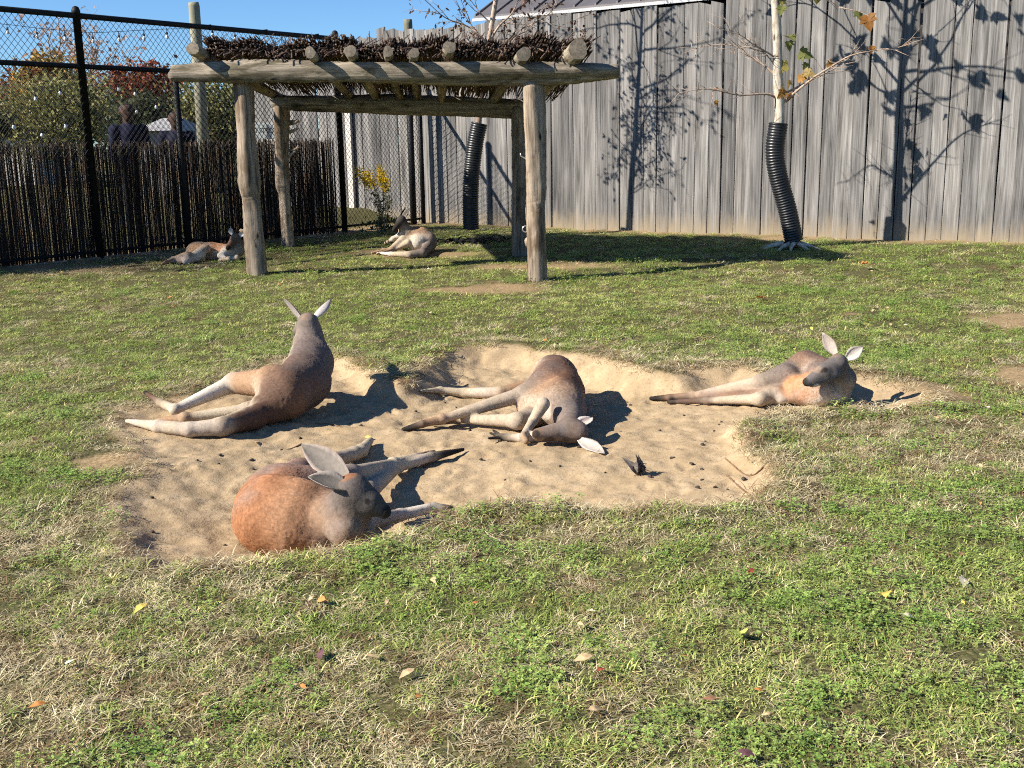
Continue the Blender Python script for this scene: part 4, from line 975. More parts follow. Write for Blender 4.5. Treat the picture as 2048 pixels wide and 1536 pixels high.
MB().add(local(br, bw), [(0, 2, 3, 1), (4, 5, 7, 6), (0, 1, 5, 4), (2, 6, 7, 3), (0, 4, 6, 2), (1, 3, 7, 5)]).build("wall", simple("dark_barn_wall", (.03, .026, .024), .8, .3, 4), br)
# ------------------------------------------------------------------ the two young trees and their guards
def leaf_shape(kind):
    if kind == 'sycamore':
        o_ = [(0, 0), (.22, -.05), (.5, .12), (.36, .22), (.52, .5), (.27, .46), (.22, .68), (0, 1), (-.22, .68), (-.27, .46), (-.52, .5), (-.36, .22), (-.5, .12), (-.22, -.05)]
    elif kind == 'oval': o_ = [(0, 0), (.2, .25), (.24, .55), (0, 1), (-.24, .55), (-.2, .25)]
    else: o_ = [(0, 0), (.3, .5), (0, 1), (-.3, .5)]
    return np.array(o_)
def add_leaf(mb, p, d, n_, size, shape, c, curl=.25, stalk=.0):
    d = np.asarray(d, float); d /= np.linalg.norm(d) + 1e-9; n_ = np.asarray(n_, float); n_ = n_ - d * (n_ @ d); n_ /= np.linalg.norm(n_) + 1e-9; s = np.cross(d, n_)
    P2 = shape; V = [np.asarray(p) + size * (s * x_ + d * y_ + n_ * curl * (x_ * x_ * 1.6 - y_ * y_ * .5)) for x_, y_ in P2]
    ctr = np.asarray(p) + size * d * .42; V = [ctr] + V; k = len(P2)
    mb.add(V, [(0, 1 + i_, 1 + (i_ + 1) % k) for i_ in range(k)], c)
def corrugated(name, P, rad, label, n=22, pitch=.034):
    Q = resample(P, 24); L = np.concatenate([[0], np.cumsum(np.linalg.norm(np.diff(Q, axis=0), axis=1))])
    m_ = int(L[-1] / pitch) * 4; t_ = np.linspace(0, L[-1], m_); C_ = np.stack([np.interp(t_, L, Q[:, i_]) for i_ in range(3)], -1)
    rr = rad * np.array([1.0, 1.04, 1.04, .93])[np.arange(m_) % 4]
    V, F = tube(C_, rr, n, cap=False)
    V2, F2 = tube(C_[::-4], rad * .88, n, cap=False)
    k = len(V); mb = MB(); mb.add(V, F); mb.add(V2, F2)
    o = mb.build(name, M['pipe'], None, True); tag(o, label, "tree guard", "corrugated pipe guards around young trees"); return o

def branchset(mb, base, d, L, r0, depth, rs_, tips, n=6, spread=.6, seg=4, grav=.0):
    P = [np.asarray(base, float)]; d = np.asarray(d, float) / np.linalg.norm(d)
    for i_ in range(seg):
        d = d + rs_.normal(0, .13, 3) + np.array([0, 0, grav]); d /= np.linalg.norm(d); P.append(P[-1] + d * L / seg)
    rr = np.linspace(r0, r0 * .45, seg + 1); V, F = tube(P, rr, n if r0 > .012 else 4); mb.add(V, F)
    if depth > 0:
        for k in range(rs_.integers(2, 4)):
            i_ = rs_.integers(1, seg + 1); q = P[i_]; dd = d + rs_.normal(0, spread, 3); branchset(mb, q, dd, L * rs_.uniform(.45, .75), r0 * .5, depth - 1, rs_, tips, n, spread, seg, grav)
    for i_ in range(1, seg + 1): tips.append((P[i_], d))

# right-hand tree: pale sycamore
gt0 = Z(1580, 495, .18); gt0[2] = gz(gt0[0], gt0[1]); ty = gt0[1]
guardR = corrugated("tree_guard", [D(1588, 482, ty), D(1575, 420, ty), D(1556, 350, ty), D(1550, 300, ty), D(1557, 246, ty)], .118, "black corrugated pipe around the pale trunk standing out on the grass near the fence")
trR = empty("sycamore_tree", tuple(gt0)); tag(trR, "young pale-barked sycamore with sparse brown leaves in front of the board fence", "tree")
trunkP = [D(1585, 488, ty), D(1568, 400, ty), D(1556, 300, ty), D(1559, 225, ty), D(1556, 150, ty), D(1554, 60, ty), D(1550, -20, ty), D(1556, -160, ty), D(1560, -330, ty)]
V, F = tube(resample(trunkP, 6), np.interp(np.linspace(0, 1, 49), [0, .1, .4, .6, .8, 1], [.085, .07, .064, .058, .048, .025]), 12, .05, 3)
trunkR = MB().add(local(trR, V), F).build("trunk", M['bark_pale'], trR, True)
lim = MB(); rs_ = np.random.default_rng(41); tips = []
def limb(pts, r0, r1, dy=0.0, dyt=0.0):
    P = [D(px, py, ty + dy + dyt * i_ / (len(pts) - 1)) for i_, (px, py) in enumerate(pts)]; Q = resample(P, 5)
    V, F = tube(Q, np.linspace(r0, r1, len(Q)), 6, .08, int(pts[-1][0])); lim.add(local(trR, V), F); return Q
B1 = limb([(1563, 208), (1590, 185), (1628, 155), (1660, 135), (1700, 112), (1752, 100), (1790, 96), (1812, 90)], .02, .003, 0, -.4)
B2 = limb([(1563, 190), (1600, 172), (1640, 152), (1680, 130), (1720, 95)], .017, .003, 0, .3)
B3 = limb([(1553, 195), (1530, 188), (1480, 190), (1440, 182), (1405, 178), (1358, 186)], .017, .003, 0, -.4)
B4 = limb([(1556, 155), (1530, 132), (1500, 112), (1465, 90), (1412, 92), (1385, 100)], .016, .003, 0, .2)
B5 = limb([(1555, 118), (1535, 105), (1505, 88), (1480, 70), (1430, 55)], .014, .002, 0, -.2)
B6 = limb([(1557, 140), (1540, 118), (1525, 104), (1490, 95), (1462, 98)], .01, .002, 0, -.1)
fine = []
for Q in (B1, B2, B3, B4, B5, B6):
    for i_ in range(5, len(Q), 2):
        for _ in range(2):
            d = (Q[min(i_ + 1, len(Q) - 1)] - Q[i_ - 1]); d = d / np.linalg.norm(d) + rs_.normal(0, .7, 3); L = rs_.uniform(.10, .34); e_ = Q[i_] + d / np.linalg.norm(d) * L
            m_ = (Q[i_] + e_) / 2 + rs_.normal(0, .02, 3); V, F = tube([Q[i_], m_, e_], [.0045, .003, .0012], 4); lim.add(local(trR, V), F); fine.append(e_)
hi_b = MB()                                                        # crown above the picture
for z_px, ang, L in [(-20, 20, 1.3), (-35, 170, 1.2), (-60, 95, 1.1), (-90, -60, 1.2), (-110, 10, 1.4), (-150, 200, 1.1), (-190, 60, 1.0), (-220, -30, .9), (-260, 140, .8), (-300, 20, .7), (-10, -100, 1.0), (-40, -20, 1.3)]:
    q = D(1553, z_px, ty); a_ = radians(ang); branchset(hi_b, local(trR, q), (cos(a_), sin(a_), .55), L, .02, 2, rs_, tips)
lim.V += hi_b.V; 
base_n = lim.n; lim.F += [tuple(i_ + base_n for i_ in f) for f in hi_b.F]; lim.n += hi_b.n
lim.build("branches", M['bark_grey'], trR, True)
lf = MB(); SY = leaf_shape('sycamore'); cols_l = [(.30, .13, .03), (.26, .22, .06), (.38, .20, .05), (.16, .17, .05), (.33, .24, .09)]
for px, py, sz, ci_ in [(1573, 72, .20, 3), (1577, 82, .13, 3), (1598, 106, .19, 3), (1576, 132, .17, 1), (1608, 145, .16, 4), (1596, 158, .13, 2), (1614, 126, .10, 3), (1578, 160, .12, 4), (1570, 180, .15, 2), (1582, 186, .14, 0), (1664, 125, .11, 2), (1745, 92, .10, 0), (1432, 175, .09, 0), (1430, 202, .08, 2), (1558, 2, .16, 1), (1565, 12, .14, 3)]:
    add_leaf(lf, local(trR, D(px, py, ty - .05)), rs_.normal(0, 1, 3) * (1, .4, 1) + (0, 0, -.5), (rs_.normal(0, .4), -1, .3), sz, SY, cols_l[ci_], .35)
for p_, d in [tips[i_] for i_ in rs_.choice(len(tips), 95, replace=False)]:
    add_leaf(lf, p_, d + rs_.normal(0, .7, 3) - (0, 0, .6), rs_.normal(0, 1, 3), rs_.uniform(.12, .22), SY, np.array(cols_l[rs_.integers(0, 5)]) * rs_.uniform(.7, 1.2), .3)
o = lf.build("leaves", M['leaf'], trR); o["kind"] = "stuff"
rt = MB()
for a_ in np.linspace(0, 2 * pi, 11)[:-1]:
    a_ += rs_.uniform(-.25, .25); d = np.array([cos(a_), sin(a_), 0]); L = rs_.uniform(.22, .42); s_ = np.array([-d[1], d[0], 0]) * rs_.uniform(-.12, .12)
    q0, q1, q2 = gt0 + d * .10, gt0 + d * L * .6 + s_, gt0 + d * L + s_ * 1.8; q0[2] += .07; q1[2] = gz(q1[0], q1[1]) + .035; q2[2] = gz(q2[0], q2[1]) - .02
    V, F = tube(resample([q0, q1, q2], 4), np.linspace(.034, .012, 9), 7, .15, int(a_ * 99)); rt.add(local(trR, V), F)
rt.build("roots", M['bark_pale'], trR, True)

# left-hand tree, behind the shelter
tl0 = D(945, 468, 16.3); tl0[2] = gz(tl0[0], tl0[1]); tz = tl0[1]
corrugated("tree_guard", [D(942, 458, tz), D(941, 400, tz), D(944, 340, tz), D(951, 285, tz), D(959, 246, tz)], .118, "black corrugated pipe around the brown trunk seen under the log shelter")
trL = empty("crabapple_tree", tuple(tl0)); tag(trL, "slender brown tree with small dark leaves rising behind the shelter roof", "tree")
tp = [D(942, 460, tz), D(946, 360, tz), D(957, 245, tz), D(966, 150, tz), D(976, 90, tz), D(990, 10, tz), D(1005, -90, tz), D(1020, -220, tz), D(1030, -330, tz)]
V, F = tube(resample(tp, 6), np.interp(np.linspace(0, 1, 49), [0, .3, .6, 1], [.06, .045, .036, .01]), 10, .06, 5)
MB().add(local(trL, V), F).build("trunk", M['bark_grey'], trL, True)
lb = MB(); tips = []; rs_ = np.random.default_rng(17)
for pts, r0 in [([(978, 95), (960, 70), (930, 50), (890, 35), (845, -5)], .016), ([(980, 80), (1000, 50), (1025, 25), (1045, -20)], .02), ([(977, 98), (1005, 90), (1040, 60), (1090, 35), (1120, 0)], .014), ([(985, 50), (960, 25), (930, -15)], .013), ([(975, 110), (935, 85), (905, 92)], .008), ([(984, 60), (1020, 70), (1062, 95)], .009), ([(978, 95), (950, 60), (900, -10)], .012), ([(968, 150), (1000, 130), (1050, 110), (1095, 70)], .012), ([(972, 120), (1010, 85), (1060, 55), (1085, 10)], .012), ([(966, 160), (1020, 150), (1080, 130), (1120, 120)], .010), ([(966, 165), (1000, 160), (1060, 175), (1110, 165)], .010)]:
    P = resample([D(px, py, tz + rs_.uniform(-.25, .25) * i_ / 3) for i_, (px, py) in enumerate(pts)], 5); V, F = tube(P, np.linspace(r0, r0 * .25, len(P)), 6, .08, 3); lb.add(local(trL, V), F)
    for i_ in range(4, len(P), 2):
        branchset(lb, local(trL, P[i_]), (P[i_] - P[i_ - 2]) / .1 + rs_.normal(0, .6, 3), rs_.uniform(.2, .5), .006, 1, rs_, tips, 4, .6, 3)
low = len(tips)
for z_px in range(-10, -330, -16):
    q = D(np.interp(z_px, [-330, -90, 10], [1030, 1005, 990]), z_px, tz); a_ = rs_.uniform(0, 2 * pi); branchset(lb, local(trL, q), (cos(a_), sin(a_), rs_.uniform(.3, 1.0)), rs_.uniform(.6, 1.25) * (1 + z_px / 700), .016, 2, rs_, tips)
lb.build("branches", M['bark_grey'], trL, True)
lf = MB(); OV = leaf_shape('oval')
for k in range(1500):
    p_, d = tips[rs_.integers(0, low)] if k < 520 else tips[rs_.integers(low, len(tips))]
    add_leaf(lf, p_ + rs_.normal(0, .02, 3), d * .4 + rs_.normal(0, .6, 3) - (0, 0, .6), rs_.normal(0, 1, 3), rs_.uniform(.045, .085), OV, np.array([(.10, .045, .03), (.17, .08, .05), (.10, .07, .04)][rs_.integers(0, 3)]) * rs_.uniform(.7, 1.3), .3)
o = lf.build("leaves", M['leaf'], trL); o["kind"] = "stuff"
# dark weed cloth round its foot
V, F = [], []; nn_ = 26
rs_ = np.random.default_rng(8); mb = MB()
for k in range(60):
    a_ = rs_.uniform(0, 2 * pi); R0 = rs_.uniform(.12, .55); p0 = tl0 + np.array([cos(a_) * R0 * 1.1 + .12, sin(a_) * R0 * .6 - .05, 0]); dd = np.array([rs_.normal(), rs_.normal(), 0]); dd /= np.linalg.norm(dd)
    pts = [p0 - dd * .12, p0, p0 + dd * .14]; pts = [np.array([q[0], q[1], gz(q[0], q[1]) + h_]) for q, h_ in zip(pts, (-.005, .035 + .03 * rs_.random(), -.005))]
    V, F = tube(resample(pts, 3), .012 + .012 * rs_.random(), 5, 0, 0, True, .4); mb.add(V, F)
o = mb.build("weed_cloth", M['black']); tag(o, "torn black weed cloth heaped round the foot of the brown trunk", "weed cloth")

# goldenrod by the corner
gp0 = D(760, 447, 17.7); gp0[2] = gz(gp0[0], gp0[1]); gr = empty("goldenrod", tuple(gp0)); tag(gr, "yellow flowering goldenrod plant against the wire fence corner", "plant")
st, lv, fl_ = MB(), MB(), MB(); rs_ = np.random.default_rng(4)
for (px, py), flw in [((716, 346), 1), ((735, 350), 1), ((760, 340), 1), ((768, 358), 1), ((748, 375), 0), ((778, 400), 0), ((770, 385), 0), ((740, 395), 0)]:
    tip = D(px, py, 17.6 + rs_.uniform(-.15, .15)); b_ = gp0 + np.array([rs_.uniform(-.06, .08), rs_.uniform(-.06, .06), -.02]); m_ = (b_ + tip) / 2 + np.array([.12 * (gp0[0] + .15 - tip[0]) + .04, 0, .08]); Q = resample([b_, m_, tip], 8)
    V, F = tube(Q, np.linspace(.007, .003, len(Q)), 5); st.add(local(gr, V), F)
    for q in Q[2:]:
        for _ in range(3): add_leaf(lv, local(gr, q), rs_.normal(0, 1, 3) + (0, 0, .2), rs_.normal(0, 1, 3), rs_.uniform(.06, .12), np.array([(0, 0), (.1, .4), (0, 1), (-.1, .4)]), np.array((.085, .12, .035)) * rs_.uniform(.6, 1.3))
    if flw:
        for _ in range(200):
            q = Q[-1 - int(rs_.integers(0, 5))] + rs_.normal(0, .042, 3) + (0, 0, .02); add_leaf(fl_, local(gr, q), rs_.normal(0, 1, 3), rs_.normal(0, 1, 3), rs_.uniform(.03, .05), leaf_shape('x'), np.array((.80, .55, .03)) * rs_.uniform(.7, 1.2))
for _ in range(120): add_leaf(lv, rs_.normal(0, 1, 3) * (.22, .12, .07) + (.1, .1, .1), rs_.normal(0, 1, 3) + (0, 0, 1), rs_.normal(0, 1, 3), rs_.uniform(.05, .1), OV, np.array((.05, .075, .025)) * rs_.uniform(.6, 1.2))
st.build("stems", M['bark_grey'], gr, True); o = lv.build("leaves", M['leaf'], gr); o["kind"] = "stuff"; o = fl_.build("flowers", M['leaf'], gr); o["kind"] = "stuff"

# ------------------------------------------------------------------ beyond the wire fence
pp = D(398, 300, 22.0); pl = empty("utility_pole", (pp[0], pp[1], .3)); tag(pl, "round grey-green wooden pole standing behind the wire fence", "pole")
V, F = tube([D(406, 330, 22), D(400, 180, 22), D(388, 12, 22), D(387, 5, 22)], [.118, .112, .105, .095], 14, .02, 2); V = np.array(V); V[V[:, 2] < 1.4, 2] -= 1.4
MB().add(local(pl, V), F).build("shaft", M['pole'], pl, True)
p2_ = D(816, 48, 21.0); pl2 = empty("wooden_post", (p2_[0], p2_[1], .2)); tag(pl2, "round wooden post top peeping over the board fence behind the shelter", "post")
V, F = tube([(p2_[0], p2_[1], .1), (p2_[0], p2_[1], p2_[2]), (p2_[0], p2_[1], p2_[2] + .08)], [.08, .08, .075], 12); MB().add(local(pl2, V), F).build("shaft", M['pole'], pl2, True)

def string_lights(label, cable, bulbs, rad=.006, lit=None, big=1.0):
    P = [D(*c) for c in cable]; e_ = empty("string_lights", tuple(P[0])); tag(e_, label, "string lights")
    V, F = tube(resample(P, 6), rad, 4); MB().add(local(e_, V), F).build("cable", M['black'], e_)
    for px, py, y_ in bulbs:
        q = local(e_, D(px, py, y_)); k = big
        V, F = tube([q + (0, 0, .16 * k), q + (0, 0, .05 * k)], .008 * k, 4); V2, F2 = tube([q + (0, 0, .065 * k), q + (0, 0, .055 * k), q + (0, 0, .0)], [.012 * k, .026 * k, .03 * k], 8)
        so = MB().add(V, F).add(V2, F2).build("socket", M['black'], e_)
        V, F = tube([q + (0, 0, .0), q + (0, 0, -.03 * k), q + (0, 0, -.065 * k), q + (0, 0, -.095 * k), q + (0, 0, -.11 * k)], [.022 * k, .036 * k, .042 * k, .03 * k, .008 * k], 10)
        MB().add(V, F).build("bulb", M['bulb'], e_, True)
M['bulb'] = simple("frosted_bulb_glass", (.75, .75, .72), .15, .05, 5, 0, 0, .6)
string_lights("row of bulbs on a cable strung high above the tree tops to the pole", [(-60, 42, 22), (15, 49, 22), (74, 56, 22), (130, 61, 22), (186, 65, 22), (238, 63, 22), (288, 60, 22), (334, 58, 22), (386, 57, 22), (430, 55, 22), (478, 62, 22), (560, 78, 22)],
              [(15, 60, 22), (74, 69, 22), (130, 73, 22), (186, 78, 22), (238, 75, 22), (288, 72, 22), (334, 69, 22), (425, 66, 22), (470, 74, 22)], .005, None, .75)
string_lights("slanting string of white bulbs crossing the lower left trees", [(-30, 262, 19), (27, 240, 19), (71, 183, 20), (120, 172, 21), (180, 166, 22), (237, 165, 23), (270, 172, 23), (312, 198, 24), (386, 215, 24)], [(27, 250, 19), (71, 193, 20), (120, 182, 21), (237, 175, 23), (270, 184, 23), (312, 210, 24)], .003, None, .75)
string_lights("lowest string of white bulbs just above the reed screen", [(40, 270, 19), (84, 256, 19), (131, 238, 20), (200, 222, 22), (273, 210, 24), (386, 190, 24)], [(84, 266, 19), (131, 248, 20), (273, 220, 24)], .003, None, .75)

def crown_tree(name, label, px, py_top, py_bot, wpx, y_, colors, nleaf, size, trunk=True, bare=0.0, seed=0, wob=.35, group="autumn trees beyond the pen"):
    r = np.random.default_rng(seed); b_ = D(px, 300, y_); top = D(px, py_top, y_)[2]; bot = D(px, py_bot, y_)[2]; R_ = wpx / FPX * y_ / 2
    e_ = empty(name, (b_[0], b_[1], .3)); tag(e_, label, "tree", group)
    tr, tips = MB(), []; H_ = top - .3
    V, F = tube([(0, 0, -.3), (.05, 0, H_ * .35), (.0, .05, H_ * .6)], [.05 * H_ * .6 + .05, .035 * H_ + .03, .02 * H_], 8, .05, seed); tr.add(V, F)
    for k in range(11 if bare else 7):
        a_ = r.uniform(0, 2 * pi); branchset(tr, (0, 0, H_ * r.uniform(.2, .55)), (cos(a_) * .8, sin(a_) * .8, r.uniform(.5, 1.6)), H_ * r.uniform(.28, .5) * (1.0 if bare else .8), .012 * H_ + .01, 3 if bare else 2, r, tips, 5, .42, 4, .03)
    tr.build("trunk", M['bark_dark'] if not bare else M['bark_grey'], e_, True)
    cr = MB(); cz = (top + bot) / 2 - .3; hz = (top - bot) / 2
    ncl = max(14, nleaf // 60); cl_ = []
    while len(cl_) < ncl:
        q = r.uniform(-1, 1, 3); n2 = np.linalg.norm(q)
        if n2 > 1 or n2 < .25: continue
        cl_.append(q * np.array([R_, R_ * .8, hz]) * (1 + wob * r.uniform(-.4, .4)) + np.array([0, 0, cz]))
    cl_ = np.array(cl_); cs = r.uniform(.16, .34, ncl) * R_; cc = r.integers(0, len(colors), ncl)
    for k in range(nleaf):
        i_ = r.integers(0, ncl); q = cl_[i_] + r.normal(0, 1, 3) * cs[i_] * np.array([1, 1, .8])
        if bare and r.random() < bare: q = tips[r.integers(0, len(tips))][0] + r.normal(0, .1, 3)
        c_ = np.array(colors[cc[i_]] if r.random() < .7 else colors[r.integers(0, len(colors))]) * r.uniform(.65, 1.3)
        n_ = r.normal(0, 1, 3); d = r.normal(0, 1, 3) + (0, 0, -.4); d /= np.linalg.norm(d); n_ -= d * (n_ @ d); n_ /= np.linalg.norm(n_); s_ = np.cross(d, n_); sz = size * r.uniform(.6, 1.3)
        cr.add([q, q + (d * .5 + s_ * .35) * sz, q + d * sz, q + (d * .5 - s_ * .35) * sz], [(0, 1, 2, 3)], c_)
    o = cr.build("crown", M['leaf'], e_); o["kind"] = "stuff"; return e_
YEL = [(.45, .26, .05), (.38, .20, .05), (.30, .22, .06), (.28, .15, .07)]; RED = [(.24, .06, .035), (.30, .09, .04), (.18, .06, .04), (.26, .12, .05)]
OLV = [(.22, .21, .07), (.27, .25, .095), (.16, .17, .055), (.31, .27, .11)]; GRN = [(.05, .07, .03), (.07, .085, .035), (.09, .09, .04)]; PNK = [(.42, .28, .2), (.36, .22, .16)]
crown_tree("maple_tree", "golden orange maple below the highest string of bulbs", 112, 118, 225, 105, 40, YEL, 4500, .2, seed=1)
crown_tree("bare_tree", "half bare tree with pinkish thin twigs rising highest on the far left", 165, 62, 240, 190, 44, PNK, 1500, .14, bare=.8, seed=2)
crown_tree("maple_tree", "dark red tree sloping down at the picture's left edge", 30, 165, 270, 150, 46, RED, 3500, .2, seed=3)
crown_tree("willow_tree", "wide olive green willow above the reed screen at far left", 125, 178, 300, 240, 34, OLV, 8500, .14, seed=4)
crown_tree("maple_tree", "rust red tree between the wire fence posts beside the pole", 300, 128, 275, 145, 42, RED, 5500, .19, seed=5)
crown_tree("evergreen_shrub", "dark green shrub behind the two people", 285, 195, 300, 110, 30, GRN, 2500, .13, seed=6)
crown_tree("willow_tree", "olive green tree right of the pole, seen under the shelter beam", 432, 165, 300, 150, 32, OLV, 6000, .13, seed=7)
crown_tree("evergreen_shrub", "dark green shrub at the picture's left edge by the pale building", -5, 205, 290, 60, 33, GRN, 900, .2, seed=8)
crown_tree("willow_tree", "olive tree behind the shelter's rear left post", 540, 190, 300, 110, 36, OLV, 3000, .14, seed=9)
# low buildings far off
def hut(name, label, px0, px1, py_e, py_r, y_, wc, rc, depth=3.0):
    a_, b_ = D(px0, py_e, y_), D(px1, py_e, y_); zr = D(px0, py_r, y_)[2]; ze = (a_[2] + b_[2]) / 2; e_ = empty(name, ((a_[0] + b_[0]) / 2, y_, .3)); tag(e_, label, "building"); x0, x1 = a_[0], b_[0]
    V, F = boxvf(x0, x1, y_, y_ + depth, .2, ze); MB().add(local(e_, V), F).build("wall", simple(name + "_wall_paint", wc, .7, .1, 3), e_)
    dx = (x1 - x0) * .06; V = [(x0 - dx, y_ - .25, ze + .004), (x1 + dx, y_ - .25, ze + .004), (x1 + dx, y_ + depth + .25, ze + .004), (x0 - dx, y_ + depth + .25, ze + .004), (x0 + dx * 3, y_ + depth / 2, zr), (x1 - dx * 3, y_ + depth / 2, zr)]
    MB().add(local(e_, V), [(0, 1, 5, 4), (2, 3, 4, 5), (1, 2, 5), (3, 0, 4), (3, 2, 1, 0)]).build("roof", simple(name + "_roofing", rc, .6, .2, 3), e_)
hut("low_building", "low pale building with a dark roof at the picture's left edge", -90, 62, 266, 256, 36, (.5, .47, .42), (.04, .035, .035))
hut("shed", "small shed with a light grey roof between the two people", 276, 345, 262, 234, 27, (.25, .24, .23), (.33, .32, .31))
# sign on the far side of the wire
sp = D(532, 262, 17.6); sg_ = empty("sign_board", tuple(sp)); tag(sg_, "small white sign board with black lettering behind the wire by the rear log post", "sign")
an = math.atan2(LD[1], LD[0]) + pi; ux = np.array([cos(an), sin(an), 0]); 
V = [ux * x_ + np.array([0, 0, z]) + np.array([-LNn[0], -LNn[1], 0]) * y_ for z in (-.125, .125) for y_ in (0, .012) for x_ in (-.24, .24)]
MB().add(V, [(0, 1, 3, 2), (4, 6, 7, 5), (0, 4, 5, 1), (2, 3, 7, 6), (0, 2, 6, 4), (1, 5, 7, 3)], (.8, .82, .8)).build("panel", tone_mat("white_plastic_sign", .5, .6, .03, 10), sg_)
def text_on(parent, body, size, loc, rotz, mat, nm="lettering"):
    cu = bpy.data.curves.new(nm, 'FONT'); cu.body = body; cu.size = size; cu.align_x = 'CENTER'; cu.align_y = 'CENTER'; cu.extrude = .001
    t_ = bpy.data.objects.new(nm, cu); me = bpy.data.meshes.new_from_object(t_); me.name = nm; bpy.data.objects.remove(t_)
    o = link(nm, me, mat, parent); o.location = loc; o.rotation_euler = (pi / 2, 0, rotz); return o
ink = simple("black_sign_ink", (.02, .02, .02), .6, 0, 5, 0, 0)
text_on(sg_, "D STTOLL", .115, np.array([LNn[0], LNn[1], 0]) * .004, an, ink)
V, F = tube([(0, 0, -1.6), (0, 0, .12)], .03, 8); V = np.array(V) + np.array([-LNn[0], -LNn[1], 0]) * .05; MB().add(V, F).build("post", M['black'], sg_)

# ------------------------------------------------------------------ two visitors behind the fence
SKIN = (.075, .042, .03)
def person(label, px, y_, head_py, coat, turn, seed, hair):
    hp = D(px, head_py, y_); z0 = hp[2] - 1.64; base = np.array([hp[0], hp[1], z0]); a_ = radians(turn); fx = np.array([cos(a_), sin(a_), 0]); sx = np.array([-sin(a_), cos(a_), 0]); up_ = np.array([0, 0, 1.0])
    def L_(s, f, z): return base + sx * s + fx * f + up_ * z
    P = dict(pel=L_(0, 0, .95), wai=L_(0, 0, 1.1), che=L_(0, .01, 1.33), nkb=L_(0, -.01, 1.45), hd=L_(0, .01, 1.66), chin=L_(0, .05, 1.58), nose=L_(0, .105, 1.63), nos2=L_(0, .085, 1.66))
    pr = [('pel', 'wai', .15, .14, coat), ('wai', 'che', .15, .16, coat), ('che', 'nkb', .14, .085, coat), ('nkb', 'hd', .058, .075, SKIN, None, .02), ('hd', 'hd', .096, .096, SKIN, None, .02), ('chin', 'hd', .055, .08, SKIN, None, .03), ('nose', 'nos2', .014, .01, SKIN, None, .02)]
    for sg in (-1, 1):
        for nm, v in dict(sh=(.19, 0, 1.40), el=(.26, .02, 1.12), wr=(.24, .12, .90), hn=(.235, .16, .83), hip=(.09, 0, .92), kn=(.10, .02, .50), an=(.10, -.02, .08), toe=(.11, .15, .04), ear=(.098, -.005, 1.65)).items(): P[nm + str(sg)] = L_(sg * v[0], v[1], v[2])
        for j, (fs, fl2) in enumerate(((-.035, .075), (-.012, .09), (.012, .088), (.034, .07))): P["f%d%d" % (j, sg)] = P["hn" + str(sg)] + fx * (fs + .02) + up_ * -fl2
        P["th" + str(sg)] = P["hn" + str(sg)] + fx * .055 + up_ * -.03
        k = str(sg); pr += [('che', 'sh' + k, .10, .085, coat), ('sh' + k, 'el' + k, .075, .055, coat), ('el' + k, 'wr' + k, .055, .038, coat), ('wr' + k, 'hn' + k, .028, .034, SKIN, None, .015), ('hip' + k, 'kn' + k, .095, .065, (.03, .03, .04)), ('kn' + k, 'an' + k, .063, .045, (.03, .03, .04)), ('an' + k, 'toe' + k, .05, .035, (.02, .02, .02)), ('pel', 'hip' + k, .13, .1, (.03, .03, .04)), ('ear' + k, 'ear' + k, .022, .022, SKIN, None, .01), ('hn' + k, 'th' + k, .014, .009, SKIN, None, .008)] + [('hn' + k, "f%d%s" % (j, k), .012, .008, SKIN, None, .006) for j in range(4)]
    o = sdf_body("person", P, pr, [('hd', fx * .085 + sx * .033 + up_ * .01, .014, DARK, .9), ('hd', fx * .085 - sx * .033 + up_ * .01, .014, DARK, .9), ('hd', fx * .095 - up_ * .055, .016, (.10, .04, .03), .7)], .014, M['cloth'])
    tag(o, label, "person", "visitors looking over the fence")
    cap = MB(); hc_ = P['hd']
    for i_ in range(9):                                             # hair cap, open at the face
        for k in range(16): pass
    th = np.linspace(0, pi * .62, 8); V = []; F = []
    for i_, t_ in enumerate(th):
        for k in range(18):
            ph = 2 * pi * k / 18; dd = fx * (cos(ph) * sin(t_) - .35 * sin(t_)) + sx * sin(ph) * sin(t_) + up_ * cos(t_); V.append(hc_ + dd * (.106 if t_ < 1.3 else .108) + up_ * .012 - fx * .012)
    for i_ in range(7):
        for k in range(18): F.append((i_ * 18 + k, i_ * 18 + (k + 1) % 18, (i_ + 1) * 18 + (k + 1) % 18, (i_ + 1) * 18 + k))
    MB().add(V, F).build("hair", simple("dark_hair", hair, .6, .3, 40), o, True)
    return o
def sdf_body(name, P, prims, spots, h, mat):
    lo = np.min([np.minimum(P[a] - ra, P[b_] - rb) for a, b_, ra, rb, *_ in prims], 0) - .05; hi = np.max([np.maximum(P[a] + ra, P[b_] + rb) for a, b_, ra, rb, *_ in prims], 0) + .05
    S, ax, sh_ = blend_field(P, prims, lo, hi, h); V, F = surface_nets(S, lo, h); X = V.T; W = np.zeros(len(V)); C = np.zeros((len(V), 3))
    for p in prims:
        w = np.exp(-np.clip(cone_dist(P, p, X), -.01, None) / .008); W += w; C += w[:, None] * np.array(p[4])
    C /= W[:, None]
    for j, off, r_, c_, st_ in spots:
        f_ = (1 - sstep(r_ * .65, r_ * 1.2, np.linalg.norm(V - P[j] - np.array(off), axis=1)))[:, None] * st_; C = C * (1 - f_) + np.array(c_) * f_
    mb = MB(); mb.add(V, F.tolist(), C); return mb.build(name, mat, None, True)
M['cloth'] = tone_mat('clothing_and_skin', .8, 0, .12, 30)
NAVY = (.006, .008, .03)
person("person in a navy coat with dark hair standing further left behind the fence", 254, 15.9, 226, NAVY, -58, 1, (.02, .015, .012))
person("person in a navy coat partly hidden by a fence post near the pole", 350, 17.2, 241, (.007, .008, .026), -75, 2, (.03, .02, .015))

